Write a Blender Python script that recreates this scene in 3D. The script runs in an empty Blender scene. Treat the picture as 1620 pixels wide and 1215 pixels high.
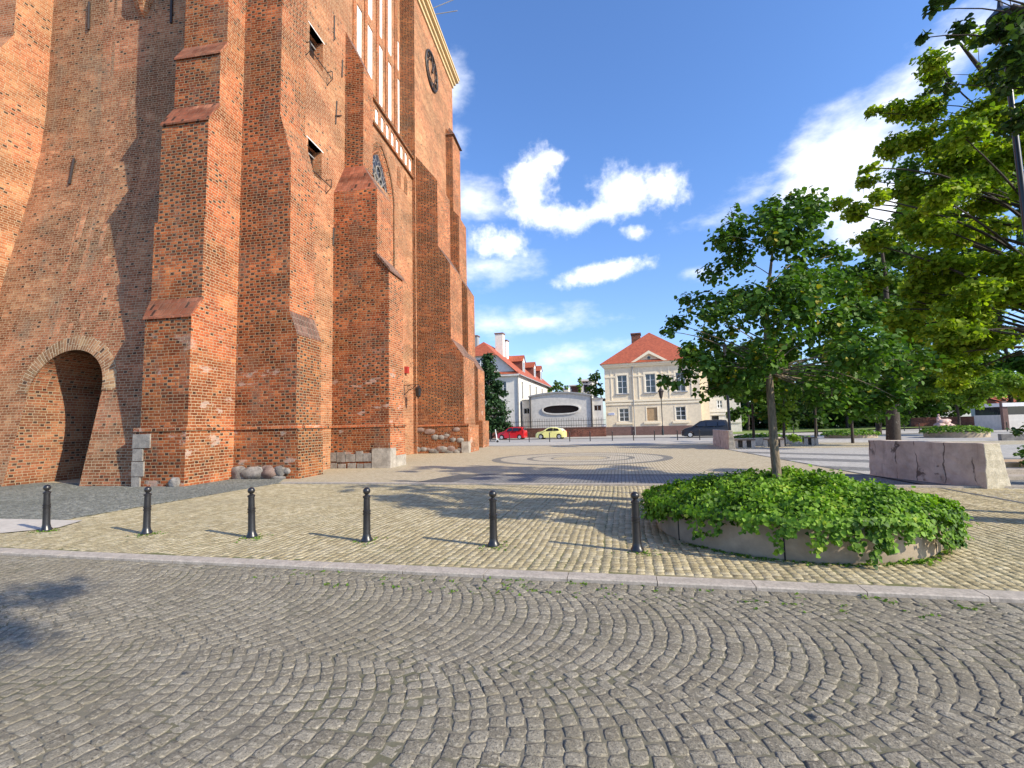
import bpy, bmesh, math, random
import numpy as np
from math import sin, cos, tan, pi, radians, atan2, sqrt, floor
from mathutils import Vector, Matrix
random.seed(7); RNG = np.random.default_rng(7)
S = bpy.context.scene; COL = S.collection

# ------------------------------------------------------------------ camera, sky, sun, exposure
FPX, PITCH, ROLL, CH, YAW = 760.0, radians(5.0), radians(1.35), 1.70, radians(8.8266)
_f = np.array([-sin(YAW)*cos(PITCH), cos(YAW)*cos(PITCH), sin(PITCH)])
_r0 = np.array([cos(YAW), sin(YAW), 0]); _u0 = np.cross(_r0, _f)
_r = _r0*cos(ROLL)-_u0*sin(ROLL); _u = _r0*sin(ROLL)+_u0*cos(ROLL)
CAMP = np.array([0, 0, CH])
cd = bpy.data.cameras.new('camera'); cam = bpy.data.objects.new('camera', cd); COL.objects.link(cam)
cd.sensor_fit = 'HORIZONTAL'; cd.sensor_width = 36; cd.lens = FPX/1620*36; cd.clip_start = .05; cd.clip_end = 3000
m = Matrix.Identity(4)
for i in range(3):
    m[i][0], m[i][1], m[i][2], m[i][3] = _r[i], _u[i], -_f[i], CAMP[i]
cam.matrix_world = m; S.camera = cam
SUN_EL, SUN_AZ = radians(31), atan2(.926, -.378)      # azimuth from +Y towards +X
SUN_DIR = np.array([sin(SUN_AZ)*cos(SUN_EL), cos(SUN_AZ)*cos(SUN_EL), sin(SUN_EL)])
S.view_settings.view_transform = 'Standard'; S.view_settings.look = 'None'
S.view_settings.exposure = 0.46; S.view_settings.gamma = 1

def ray(x, y): return _f+_r*(x-810)/FPX-_u*(y-607.5)/FPX
def G(x, y, z=0):                       # measured point of the ground
    d = ray(x, y); return CAMP+d*((z-CH)/d[2])
def atY(x, y, Y): d = ray(x, y); return CAMP+d*(Y/d[1])
def atX(x, y, X): d = ray(x, y); return CAMP+d*(X/d[0])
def azel(x, y):
    d = ray(x, y); d = d/np.linalg.norm(d); return atan2(d[0], d[1]), math.asin(d[2])

# ------------------------------------------------------------------ node helpers
class NT:
    def __init__(s, nt): s.nt = nt; s.N = nt.nodes; s.L = nt.links
    def n(s, t, **k):
        o = s.N.new(t)
        for a, b in k.items(): setattr(o, a, b)
        return o
    def put(s, sock, v):
        if hasattr(v, 'is_output'): s.L.new(v, sock)
        elif isinstance(v, (tuple, list)) and len(v) == 3 and sock.type == 'RGBA': sock.default_value = (*v, 1)
        else: sock.default_value = v
    def m(s, op, a, b=0.0, c=0.0, clamp=False):
        o = s.n('ShaderNodeMath', operation=op, use_clamp=clamp)
        s.put(o.inputs[0], a); s.put(o.inputs[1], b); s.put(o.inputs[2], c); return o.outputs[0]
    def mix(s, f, a, b, blend='MIX'):
        o = s.n('ShaderNodeMix', data_type='RGBA', blend_type=blend)
        s.put(o.inputs[0], f); s.put(o.inputs[6], a); s.put(o.inputs[7], b); return o.outputs[2]
    def noise(s, v, sc, det=3, ro=.55, out=0):
        o = s.n('ShaderNodeTexNoise'); s.put(o.inputs['Vector'], v); o.inputs['Scale'].default_value = sc
        o.inputs['Detail'].default_value = det; o.inputs['Roughness'].default_value = ro; return o.outputs[out]
    def wn(s, v):
        o = s.n('ShaderNodeTexWhiteNoise'); s.put(o.inputs['Vector'], v); return o.outputs[0]
    def xyz(s, a, b, c=0.0):
        o = s.n('ShaderNodeCombineXYZ')
        for i, v in enumerate((a, b, c)): s.put(o.inputs[i], v)
        return o.outputs[0]
    def sep(s, v):
        o = s.n('ShaderNodeSeparateXYZ'); s.put(o.inputs[0], v); return o.outputs
    def ss(s, v, a, b, lo=0.0, hi=1.0):
        o = s.n('ShaderNodeMapRange', interpolation_type='SMOOTHSTEP'); s.put(o.inputs[0], v)
        for i, q in enumerate((a, b, lo, hi)): s.put(o.inputs[i+1], q)
        return o.outputs[0]
    def ramp(s, f, stops, interp='LINEAR'):
        o = s.n('ShaderNodeValToRGB'); s.put(o.inputs[0], f); r = o.color_ramp; r.interpolation = interp
        while len(r.elements) < len(stops): r.elements.new(.5)
        for e, (p, c) in zip(r.elements, stops): e.position = p; e.color = (*c, 1)
        return o.outputs[0]
    def bump(s, h, strength, dist):
        o = s.n('ShaderNodeBump'); s.put(o.inputs['Height'], h); s.put(o.inputs['Strength'], strength)
        o.inputs['Distance'].default_value = dist; return o.outputs[0]

# world: physical sky plus the clouds of the day, placed by direction
w = bpy.data.worlds.new('World'); S.world = w; w.use_nodes = True
t = NT(w.node_tree); t.N.clear()
sky = t.n('ShaderNodeTexSky', sky_type='NISHITA'); sky.sun_disc = False
sky.sun_elevation = SUN_EL; sky.sun_rotation = SUN_AZ; sky.ozone_density = 2.0; sky.dust_density = .6; sky.air_density = 1.0
gen = t.n('ShaderNodeTexCoord').outputs['Generated']
dx, dy, dz = t.sep(gen)
az = t.m('ARCTAN2', dx, dy); el = t.m('ARCSINE', dz)
nz1 = t.noise(gen, 11, 8, .6); nz2 = t.noise(t.xyz(t.m('MULTIPLY', dx, 5.0), t.m('MULTIPLY', dy, 5.0), t.m('MULTIPLY', dz, 10.0)), 1.7, 8, .6)
nz3 = t.noise(gen, 38, 7, .62)
# px, py, rx, ry, rot(deg), strength, edge softness
CL = [(842,272,42,34,35,1,0),(838,310,40,52,10,1,0),(866,345,42,24,-20,1,0),(874,250,26,16,10,.9,0),(905,348,52,24,12,1,0),(945,335,40,26,14,1,0),
      (990,305,62,42,0,1.05,0),(1045,300,48,42,0,1.05,0),(1010,368,24,15,0,.8,0),(958,430,78,17,14,.95,0),(1108,430,24,12,0,.45,1),
      (745,325,40,48,0,.62,1),(790,385,48,30,-10,.9,0),(770,420,78,32,0,.62,1),(716,150,24,50,0,.5,1),(722,205,20,40,0,.45,1),
      (860,508,110,20,2,.72,1),(780,512,60,22,0,.7,1),(890,560,90,24,0,.62,1),(930,585,90,18,0,.62,1),
      (1335,240,160,62,36,1.3,1),(1290,300,110,46,10,1.25,1),(1420,150,140,46,42,.85,1),(1200,305,90,36,26,.7,1),(1390,330,140,80,0,1.2,1),(1500,80,170,36,42,.6,1),(1160,345,60,34,20,.45,1)]
hard = soft = None
for (px, py, rx, ry, rot, st, kind) in CL:
    a0, e0 = azel(px, py)
    ax, ex = azel(px+rx*cos(radians(rot)), py-rx*sin(radians(rot))); bx, fx = azel(px-ry*sin(radians(rot)), py-ry*cos(radians(rot)))
    A = np.array([[ax-a0, bx-a0], [ex-e0, fx-e0]]); I = np.linalg.inv(A)
    da = t.m('SUBTRACT', az, a0); de = t.m('SUBTRACT', el, e0)
    p = t.m('ADD', t.m('MULTIPLY', da, float(I[0, 0])), t.m('MULTIPLY', de, float(I[0, 1])))
    q = t.m('ADD', t.m('MULTIPLY', da, float(I[1, 0])), t.m('MULTIPLY', de, float(I[1, 1])))
    r2 = t.m('SQRT', t.m('ADD', t.m('MULTIPLY', p, p), t.m('MULTIPLY', q, q)))
    v = t.m('MULTIPLY', t.m('SUBTRACT', 1.35, r2), st)
    if kind: soft = v if soft is None else t.m('SMOOTH_MAX', soft, v, .15)
    else: hard = v if hard is None else t.m('SMOOTH_MAX', hard, v, .12)
nn = t.m('ADD', t.m('MULTIPLY', t.m('SUBTRACT', nz1, .5), 1.9), t.m('MULTIPLY', t.m('SUBTRACT', nz3, .5), 1.3))
dh = t.ss(t.m('ADD', hard, nn), .12, 1.12)
ds = t.ss(t.m('ADD', soft, t.m('MULTIPLY', t.m('SUBTRACT', nz2, .5), 2.6)), .05, 1.5)
dens = t.m('MAXIMUM', dh, t.m('MULTIPLY', ds, .96))
horiz = t.ss(el, .55, -.02)
tint = t.mix(horiz, (1.12, 1.48, 2.0), (1.2, 1.36, 1.72))
skyc = t.mix(1.0, sky.outputs[0], tint, 'MULTIPLY')
cshade = t.ss(t.noise(gen, 9, 4, .5), .3, .7)
cl = t.mix(cshade, (8.3, 8.9, 10.2), (11.5, 11.4, 11.6))
bg = t.n('ShaderNodeBackground'); bg.inputs[1].default_value = .105
t.put(bg.inputs[0], t.mix(dens, skyc, cl))
t.L.new(bg.outputs[0], t.n('ShaderNodeOutputWorld').inputs[0])

sl = bpy.data.lights.new('sun', 'SUN'); sun = bpy.data.objects.new('sun', sl); COL.objects.link(sun)
sl.energy = 5.0; sl.angle = radians(.55); sl.color = (1, .90, .72)
sun.rotation_euler = Vector(SUN_DIR).to_track_quat('Z', 'Y').to_euler(); sun.location = (30, -20, 40)

# ------------------------------------------------------------------ materials
MATS = {}
def newmat(name):
    mt = bpy.data.materials.new(name); mt.use_nodes = True; k = NT(mt.node_tree); k.N.clear()
    b = k.n('ShaderNodeBsdfPrincipled'); o = k.n('ShaderNodeOutputMaterial'); k.L.new(b.outputs[0], o.inputs[0])
    MATS[name] = mt; k.out = o; return mt, k, b
def setp(k, b, col=None, rough=.8, normal=None, metal=0, spec=None):
    if col is not None: k.put(b.inputs['Base Color'], col)
    k.put(b.inputs['Roughness'], rough); b.inputs['Metallic'].default_value = metal
    if normal is not None: k.L.new(normal, b.inputs['Normal'])
    if spec is not None: b.inputs['Specular IOR Level'].default_value = spec
def plain(name, col, rough=.7, metal=0, var=.25, scale=6, bump=.0, spec=None):
    mt, k, b = newmat(name); oc = k.n('ShaderNodeTexCoord').outputs['Object']
    n = k.noise(oc, scale, 5, .6); n2 = k.noise(oc, scale*.17, 3)
    f = k.m('ADD', k.m('MULTIPLY', n, .6), k.m('MULTIPLY', n2, .4))
    c = k.mix(k.ss(f, .3, .7), tuple(x*(1-var) for x in col), tuple(min(1, x*(1+var)) for x in col))
    setp(k, b, c, rough, k.bump(n, bump, .02) if bump else None, metal, spec); return mt
def brick(name, cols, mortar=(.46, .37, .27), pdark=.12, darkreg=.25, seed=0.0, stain=.35, h=.10, P=.44, grime=(.16, .12, .09), pale=.0):
    mt, k, b = newmat(name)
    uv = k.n('ShaderNodeUVMap').outputs[0]; ge = k.n('ShaderNodeNewGeometry').outputs['Position']
    dis = k.n('ShaderNodeTexNoise'); k.put(dis.inputs['Vector'], uv); dis.inputs['Scale'].default_value = 5; dis.inputs['Detail'].default_value = 3
    d0, d1, _ = k.sep(dis.outputs[1]); u, v, _ = k.sep(uv)
    u = k.m('ADD', u, k.m('MULTIPLY', k.m('SUBTRACT', d0, .5), .035)); v = k.m('ADD', v, k.m('MULTIPLY', k.m('SUBTRACT', d1, .5), .03))
    vr = k.m('DIVIDE', v, h); row = k.m('FLOOR', vr); fr = k.m('SUBTRACT', vr, row)
    off = k.m('ADD', k.m('MULTIPLY', k.m('MODULO', k.m('ADD', row, 1000.0), 2.0), .5), k.m('MULTIPLY', k.wn(k.xyz(row, seed)), .22))
    tt = k.m('ADD', k.m('DIVIDE', u, P), off); cell = k.m('FLOOR', tt); f = k.m('SUBTRACT', tt, cell)
    hd = k.m('LESS_THAN', f, .34)
    dA = k.m('MINIMUM', f, k.m('SUBTRACT', .34, f)); dB = k.m('MINIMUM', k.m('SUBTRACT', f, .34), k.m('SUBTRACT', 1.0, f))
    du = k.m('MULTIPLY', k.m('MAXIMUM', dA, dB), P); dv = k.m('MULTIPLY', k.m('MINIMUM', fr, k.m('SUBTRACT', 1.0, fr)), h)
    dd = k.m('MINIMUM', du, dv)
    wob = k.m('MULTIPLY', k.m('SUBTRACT', k.noise(uv, 28, 2), .5), .008)
    mor = k.ss(k.m('ADD', dd, wob), .0065, .0125, 1.0, 0.0)
    idv = k.xyz(k.m('ADD', k.m('MULTIPLY', cell, 2.0), hd), row, seed)
    r1 = k.wn(idv); r2 = k.wn(k.xyz(row, k.m('ADD', k.m('MULTIPLY', cell, 2.0), hd), seed+3.3))
    big = k.noise(k.xyz(u, v, seed), .33, 4, .6); mid = k.noise(k.xyz(u, v, seed+5), 1.3, 4, .6)
    sel = k.m('ADD', k.m('MULTIPLY', r1, .62), k.m('MULTIPLY', k.ss(mid, .32, .68), .38), clamp=True)
    c = k.ramp(sel, [(0, cols[0]), (.35, cols[1]), (.65, cols[2]), (1, cols[3])])
    pd = k.m('ADD', pdark*.3, k.m('MULTIPLY', k.ss(big, .42, .62), darkreg))
    hit = k.m('MULTIPLY', k.m('LESS_THAN', r2, k.m('ADD', pd, k.m('MULTIPLY', hd, k.m('MULTIPLY', pd, 2.2)))), k.m('ADD', .12, k.m('MULTIPLY', hd, .88)))
    c = k.mix(hit, c, (.055, .034, .026))
    tone = k.ss(k.noise(k.xyz(k.m('MULTIPLY', u, .5), k.m('MULTIPLY', v, 1.3), seed+11), .75, 6, .66), .32, .68, .52, 1.28)
    pn = k.m('MULTIPLY', k.noise(k.xyz(u, v, seed+21), .8, 4, .6), 2.2)
    pu = k.m('FLOOR', k.m('ADD', k.m('MULTIPLY', u, .45), pn)); pv = k.m('FLOOR', k.m('SUBTRACT', k.m('MULTIPLY', row, .047), pn)); pr = k.wn(k.xyz(pu, pv, seed+31))
    tone = k.m('MULTIPLY', tone, k.m('ADD', .80, k.m('MULTIPLY', pr, .38)))
    tone2 = k.m('MULTIPLY', tone, k.m('ADD', .90, k.m('MULTIPLY', k.wn(k.xyz(pu, pv, seed+41)), .22)))
    c = k.mix(1.0, c, k.xyz(tone, tone2, tone2), 'MULTIPLY')
    bn = k.noise(uv, 60, 3, .7)
    c = k.mix(k.m('MULTIPLY', bn, .35), c, tuple(x*.55 for x in cols[1]))
    mc = k.mix(k.noise(uv, 3.0, 3), tuple(x*.75 for x in mortar), tuple(x*1.25 for x in mortar))
    c = k.mix(mor, c, mc)
    st = k.ss(k.noise(k.xyz(k.m('MULTIPLY', u, 1.4), k.m('MULTIPLY', v, .55), seed+9), .8, 6, .65), .48, .74)
    c = k.mix(k.m('MULTIPLY', st, stain), c, k.mix(mor, grime, tuple(x*1.6 for x in grime)))
    if pale > 0:
        pz = k.ss(k.noise(k.xyz(k.m('MULTIPLY', u, .8), k.m('MULTIPLY', v, 1.9), seed+2), 1.1, 5, .6), .60, .64)
        zz = k.sep(ge)[2]; lowz = k.ss(zz, 6.5, 3.0)
        c = k.mix(k.m('MULTIPLY', k.m('MULTIPLY', pz, lowz), pale), c, (.55, .45, .38))
    hgt = k.m('SUBTRACT', k.m('ADD', k.m('MULTIPLY', bn, .35), k.m('MULTIPLY', r1, .25)), mor)
    setp(k, b, c, .88, k.bump(hgt, .8, .014), spec=.06); return mt
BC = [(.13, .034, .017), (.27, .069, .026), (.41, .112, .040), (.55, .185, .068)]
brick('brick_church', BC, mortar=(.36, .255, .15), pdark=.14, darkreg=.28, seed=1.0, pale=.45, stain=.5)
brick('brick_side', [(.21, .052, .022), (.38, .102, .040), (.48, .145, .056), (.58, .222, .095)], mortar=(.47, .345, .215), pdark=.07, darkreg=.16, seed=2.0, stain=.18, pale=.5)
brick('brick_facade', [(.27, .092, .045), (.42, .152, .068), (.50, .20, .094), (.58, .28, .14)], mortar=(.49, .36, .23), pdark=.02, darkreg=.05, seed=3.0, stain=.16)
brick('brick_arch_wall', [(.18, .066, .034), (.31, .118, .057), (.40, .168, .085), (.52, .265, .14)], mortar=(.44, .335, .21), pdark=.03, darkreg=.06, seed=4.0, stain=.55, grime=(.20, .16, .11))
brick('brick_dark', [(.12, .036, .019), (.23, .066, .026), (.34, .105, .037), (.46, .165, .056)], mortar=(.38, .28, .17), pdark=.25, darkreg=.45, seed=5.0, stain=.35)
brick('brick_niche', [(.20, .065, .032), (.30, .10, .048), (.37, .14, .065), (.42, .19, .10)], mortar=(.38, .29, .19), pdark=.08, darkreg=.12, seed=6.0, stain=.25)
brick('brick_niche_shade', [(.05, .02, .012), (.08, .03, .016), (.11, .04, .02), (.15, .06, .03)], mortar=(.10, .075, .05), pdark=.1, darkreg=.2, seed=12.0, stain=.6)  # near-black niche brick, the recess's shade put into its colours
brick('brick_ring', [(.16, .075, .042), (.27, .135, .07), (.35, .19, .10), (.42, .26, .14)], mortar=(.52, .43, .29), pdark=.0, darkreg=.1, seed=7.0, stain=.3, h=.115, P=.62)
brick('brick_low_wall', [(.13, .05, .035), (.20, .07, .05), (.24, .09, .06), (.3, .12, .08)], mortar=(.24, .16, .12), pdark=.08, darkreg=.1, seed=8.0, stain=.3)
brick('tile_weathering', [(.22, .075, .043), (.31, .108, .060), (.37, .14, .078), (.42, .17, .098)], mortar=(.20, .105, .07), pdark=.0, darkreg=.08, seed=9.0, stain=.4, h=.30, P=.34)
brick('tile_dark', [(.10, .055, .045), (.16, .08, .06), (.2, .10, .075), (.26, .14, .10)], mortar=(.30, .22, .17), pdark=.2, darkreg=.2, seed=10.0, stain=.3, h=.28, P=.22)
def tiles(name, a, bcol, seed):
    mt, k, b = newmat(name); uv = k.n('ShaderNodeUVMap').outputs[0]; u, v, _ = k.sep(uv)
    row = k.m('FLOOR', k.m('DIVIDE', v, .22)); fr = k.m('FRACT', k.m('DIVIDE', v, .22))
    uu = k.m('ADD', k.m('DIVIDE', u, .2), k.m('MULTIPLY', k.m('MODULO', k.m('ADD', row, 1000.0), 2.0), .5))
    rnd = k.wn(k.xyz(k.m('FLOOR', uu), row, seed)); e = k.m('MINIMUM', fr, k.m('SUBTRACT', 1.0, fr))
    c = k.mix(k.m('ADD', k.m('MULTIPLY', rnd, .6), k.m('MULTIPLY', k.noise(uv, .7, 4), .4)), a, bcol)
    c = k.mix(k.ss(e, .14, .0, 0.0, .5), c, tuple(x*.45 for x in a))
    setp(k, b, c, .75, k.bump(fr, .5, .02)); return mt
tiles('roof_tile', (.27, .06, .026), (.48, .115, .05), 1.0)
def stone(name, a, b_, scale=3, bump=.6, rough=.9):
    mt, k, b = newmat(name); oc = k.n('ShaderNodeTexCoord').outputs['Object']
    n = k.noise(oc, scale, 7, .65); n2 = k.noise(oc, scale*9, 4, .7)
    c = k.mix(k.ss(n, .3, .7), a, b_); c = k.mix(k.m('MULTIPLY', k.ss(n2, .45, .75), .5), c, tuple(x*.4 for x in a))
    setp(k, b, c, rough, k.bump(k.m('ADD', n, k.m('MULTIPLY', n2, .5)), bump, .03)); return mt
stone('boulder_grey', (.15, .135, .12), (.33, .30, .265)); stone('boulder_pink', (.18, .115, .09), (.32, .23, .19)); stone('ashlar', (.26, .23, .19), (.46, .41, .34)); stone('mortar_rubble', (.22, .18, .14), (.40, .34, .27))
stone('ashlar_dark', (.17, .155, .14), (.33, .30, .26)); stone('sculpture_stone', (.42, .27, .22), (.70, .52, .46), 5)
# setts: per-stone random value stored on faces
def sett(name, cols, spk=.5, dirt=(.2, .17, .1)):
    mt, k, b = newmat(name); oc = k.n('ShaderNodeTexCoord').outputs['Object']
    at = k.n('ShaderNodeAttribute', attribute_name='rnd').outputs['Fac']
    c = k.ramp(at, [(0, cols[0]), (.5, cols[1]), (1, cols[2])])
    g1 = k.noise(oc, 95, 4, .75); g2 = k.noise(oc, 34, 5, .7); big = k.noise(oc, .6, 4, .6)
    c = k.mix(k.m('MULTIPLY', k.ss(g1, .52, .62), spk), c, tuple(x*.33 for x in cols[0]))
    c = k.mix(k.m('MULTIPLY', k.ss(g2, .5, .68), spk*.8), c, tuple(min(1, x*1.75) for x in cols[2]))
    c = k.mix(k.m('MULTIPLY', k.ss(big, .42, .72), .5), c, dirt)
    setp(k, b, c, .82, k.bump(k.m('ADD', k.m('MULTIPLY', g2, .8), k.m('MULTIPLY', g1, .4)), .9, .02), spec=.2); return mt
sett('sett_granite', [(.205, .18, .135), (.26, .23, .173), (.32, .284, .218)], .85, (.22, .19, .13))
sett('sett_tan', [(.335, .27, .15), (.435, .36, .21), (.545, .465, .30)], .45, (.29, .25, .16))
sett('sett_slate', [(.13, .132, .112), (.185, .187, .162), (.25, .25, .22)], .4, (.12, .125, .105))
def joint(name, a, b_, moss, mossamt):
    mt, k, b = newmat(name); oc = k.n('ShaderNodeTexCoord').outputs['Object']
    c = k.mix(k.noise(oc, 40, 4, .7), a, b_); c = k.mix(k.m('MULTIPLY', k.ss(k.noise(oc, 1.1, 5, .65), .44, .62), mossamt), c, moss)
    setp(k, b, c, .95, k.bump(k.noise(oc, 60, 3), .5, .01)); return mt
joint('joint_road', (.12, .105, .075), (.21, .185, .135), (.07, .075, .02), .5)
joint('joint_tan', (.17, .14, .075), (.29, .24, .135), (.10, .11, .025), .8)
joint('soil', (.05, .035, .025), (.1, .075, .05), (.04, .06, .02), .4)
def paving(name, cols, size=.11, mort=(.2, .17, .11), rot=0.0, contrast=1.0):
    mt, k, b = newmat(name); oc = k.n('ShaderNodeTexCoord').outputs['Object']
    x, y, _ = k.sep(oc)
    u = k.m('ADD', k.m('MULTIPLY', x, cos(rot)), k.m('MULTIPLY', y, sin(rot))); v = k.m('SUBTRACT', k.m('MULTIPLY', y, cos(rot)), k.m('MULTIPLY', x, sin(rot)))
    cu = k.m('DIVIDE', u, size); col_ = k.m('FLOOR', cu); fu = k.m('SUBTRACT', cu, col_)
    cv = k.m('ADD', k.m('DIVIDE', v, size*1.15), k.m('MULTIPLY', k.wn(k.xyz(col_, 1.0)), 1.0)); row = k.m('FLOOR', cv); fv = k.m('SUBTRACT', cv, row)
    e = k.m('MINIMUM', k.m('MINIMUM', fu, k.m('SUBTRACT', 1.0, fu)), k.m('MINIMUM', fv, k.m('SUBTRACT', 1.0, fv)))
    rnd = k.wn(k.xyz(col_, row, 2.0)); big = k.noise(oc, .35, 6, .65)
    c = k.ramp(k.m('ADD', k.m('MULTIPLY', rnd, .7), k.m('MULTIPLY', big, .3)), [(0, cols[0]), (.5, cols[1]), (1, cols[2])])
    c = k.mix(k.m('MULTIPLY', k.ss(big, .5, .75), .35), c, tuple(q*.6 for q in cols[0]))
    jm = k.ss(e, .05, .16, contrast, 0.0); c = k.mix(jm, c, mort)
    setp(k, b, c, .85, k.bump(k.m('SUBTRACT', k.m('MULTIPLY', rnd, .3), jm), .6, .012)); return mt
RR = radians(-4)
paving('plaza_tan', [(.40, .33, .21), (.50, .425, .28), (.59, .515, .36)], .115, (.24, .19, .115), RR)
paving('plaza_grey', [(.15, .145, .14), (.22, .215, .20), (.30, .29, .27)], .11, (.09, .085, .075), RR)
paving('plaza_dark', [(.07, .07, .07), (.10, .10, .10), (.14, .14, .135)], .11, (.05, .05, .045), RR)
paving('ring_pale', [(.38, .335, .25), (.46, .41, .31), (.54, .49, .39)], .12, (.26, .22, .15), RR)
paving('ring_dark', [(.15, .14, .12), (.20, .19, .16), (.26, .24, .2)], .11, (.11, .10, .08), RR)
paving('plaza_pale', [(.38, .355, .31), (.48, .45, .40), (.56, .53, .475)], .12, (.24, .23, .21), RR)
paving('slabs', [(.40, .36, .30), (.47, .43, .365), (.53, .49, .42)], .5, (.28, .25, .21), radians(20), .7)
plain('asphalt', (.35, .325, .29), .9, var=.12, scale=2); plain('asphalt_dark', (.16, .165, .175), .9, var=.15, scale=2)
plain('concrete', (.47, .425, .36), .85, var=.15, scale=9, bump=.3); plain('kerb_granite', (.375, .325, .27), .85, var=.3, scale=40, bump=.2)
plain('planter_concrete', (.37, .295, .215), .9, var=.25, scale=5, bump=.4)
plain('earth', (.23, .21, .17), .95, var=.2); plain('grass', (.13, .19, .035), .95, var=.45, scale=8, bump=.5)
plain('black_iron', (.016, .015, .016), .33, var=.3, scale=20, spec=.6); plain('rust_iron', (.028, .02, .017), .6, var=.4)
plain('white_plaster', (.86, .83, .79), .8, var=.05); plain('grey_plaster', (.60, .565, .51), .85, var=.16, scale=2.5); plain('pale_plaster', (.68, .64, .57), .85, var=.12, scale=2.5)
plain('cream_plaster', (.75, .635, .46), .85, var=.13, scale=2.5); plain('cream_trim', (.84, .73, .54), .8, var=.05); plain('brown_plinth', (.17, .098, .082), .8, var=.2)
plain('lead_grey', (.30, .30, .30), .6, var=.15); plain('brown_cheek', (.15, .055, .04), .8, var=.2); plain('wood_board', (.42, .28, .15), .8, var=.3, scale=12); plain('bench_wood', (.17, .12, .085), .7, var=.3)
plain('white_frame', (.78, .78, .76), .5, var=.04); plain('cornice_paint', (.62, .46, .24), .7, var=.12)
plain('sign_blue', (.12, .16, .45), .5, var=.1); plain('red_box', (.40, .04, .03), .5); plain('sign_white', (.75, .77, .8), .5, var=.05)
def glass(name, col=(.02, .024, .03), rough=.06):
    mt, k, b = newmat(name); oc = k.n('ShaderNodeTexCoord').outputs['Object']
    setp(k, b, k.mix(k.noise(oc, .8, 3), tuple(x*.5 for x in col), tuple(x*1.7 for x in col)), rough, k.bump(k.noise(oc, 1.3, 2), .05, .02), spec=.9); return mt
glass('window_glass', (.04, .045, .05)); glass('dark_glass', (.012, .012, .014)); mt, k, b = newmat('tracery_glass'); vo = k.n('ShaderNodeTexVoronoi', feature='DISTANCE_TO_EDGE'); k.L.new(k.n('ShaderNodeTexCoord').outputs['Object'], vo.inputs['Vector']); vo.inputs['Scale'].default_value = 2.6
setp(k, b, k.mix(k.ss(vo.outputs[0], .035, .06), (.20, .19, .175), (.018, .019, .02)), .35)
def paint(name, col, rough=.22):
    mt, k, b = newmat(name); setp(k, b, col, rough, spec=.6); b.inputs['Coat Weight'].default_value = .3; b.inputs['Coat Roughness'].default_value = .06; return mt
paint('car_red', (.50, .012, .014)); paint('car_yellow', (.80, .74, .27)); paint('car_black', (.006, .006, .008), .45); paint('car_cream', (.82, .79, .60))
plain('tyre', (.02, .02, .02), .85); plain('alloy', (.62, .62, .62), .35, metal=.6, var=.08); plain('headlight_glass', (.7, .72, .74), .15, var=.05, spec=.8); plain('tail_red', (.42, .02, .02), .25); plain('under_black', (.012, .012, .012), .8); plain('paper_white', (.75, .75, .73), .7)
def leafmat(name, a, b_, yel, tr=.45):
    mt, k, b = newmat(name); at = k.n('ShaderNodeAttribute', attribute_name='rnd').outputs['Fac']
    c = k.ramp(at, [(0, a), (.6, b_), (.93, b_), (1, yel)])
    setp(k, b, c, .55, spec=.22)
    tb = k.n('ShaderNodeBsdfTranslucent'); k.put(tb.inputs[0], k.mix(1.0, c, (1.15, 1.35, .35), 'MULTIPLY'))
    ms = k.n('ShaderNodeMixShader'); ms.inputs[0].default_value = tr
    k.L.new(b.outputs[0], ms.inputs[1]); k.L.new(tb.outputs[0], ms.inputs[2]); k.L.new(ms.outputs[0], k.out.inputs[0]); return mt
leafmat('leaf_linden', (.032, .080, .011), (.095, .185, .024), (.32, .28, .03), .30)
leafmat('leaf_maple', (.10, .18, .013), (.30, .38, .03), (.50, .48, .05), .45)
leafmat('leaf_dark', (.022, .050, .013), (.055, .10, .020), (.12, .15, .02), .3)
leafmat('leaf_ivy', (.025, .075, .008), (.19, .34, .03), (.36, .44, .06), .3)
leafmat('leaf_bright', (.10, .18, .02), (.20, .30, .035), (.36, .38, .05), .42)
leafmat('leaf_spruce', (.012, .034, .013), (.030, .070, .022), (.06, .11, .03), .15)
leafmat('leaf_hedge', (.05, .12, .014), (.15, .26, .03), (.28, .34, .05), .3)
def bark(name, a, b_):
    mt, k, b = newmat(name); oc = k.n('ShaderNodeTexCoord').outputs['Object']; x, y, z = k.sep(oc)
    n = k.noise(k.xyz(k.m('MULTIPLY', x, 4.0), k.m('MULTIPLY', y, 4.0), z), 9, 6, .65)
    c = k.mix(k.ss(n, .3, .7), a, b_); c = k.mix(k.m('MULTIPLY', k.ss(k.noise(oc, 5, 3), .62, .72), .35), c, (.30, .29, .25))
    setp(k, b, c, .9, k.bump(n, .8, .02)); return mt
bark('bark_young', (.10, .075, .05), (.23, .18, .12)); bark('bark_dark', (.028, .021, .016), (.065, .049, .037))

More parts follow.
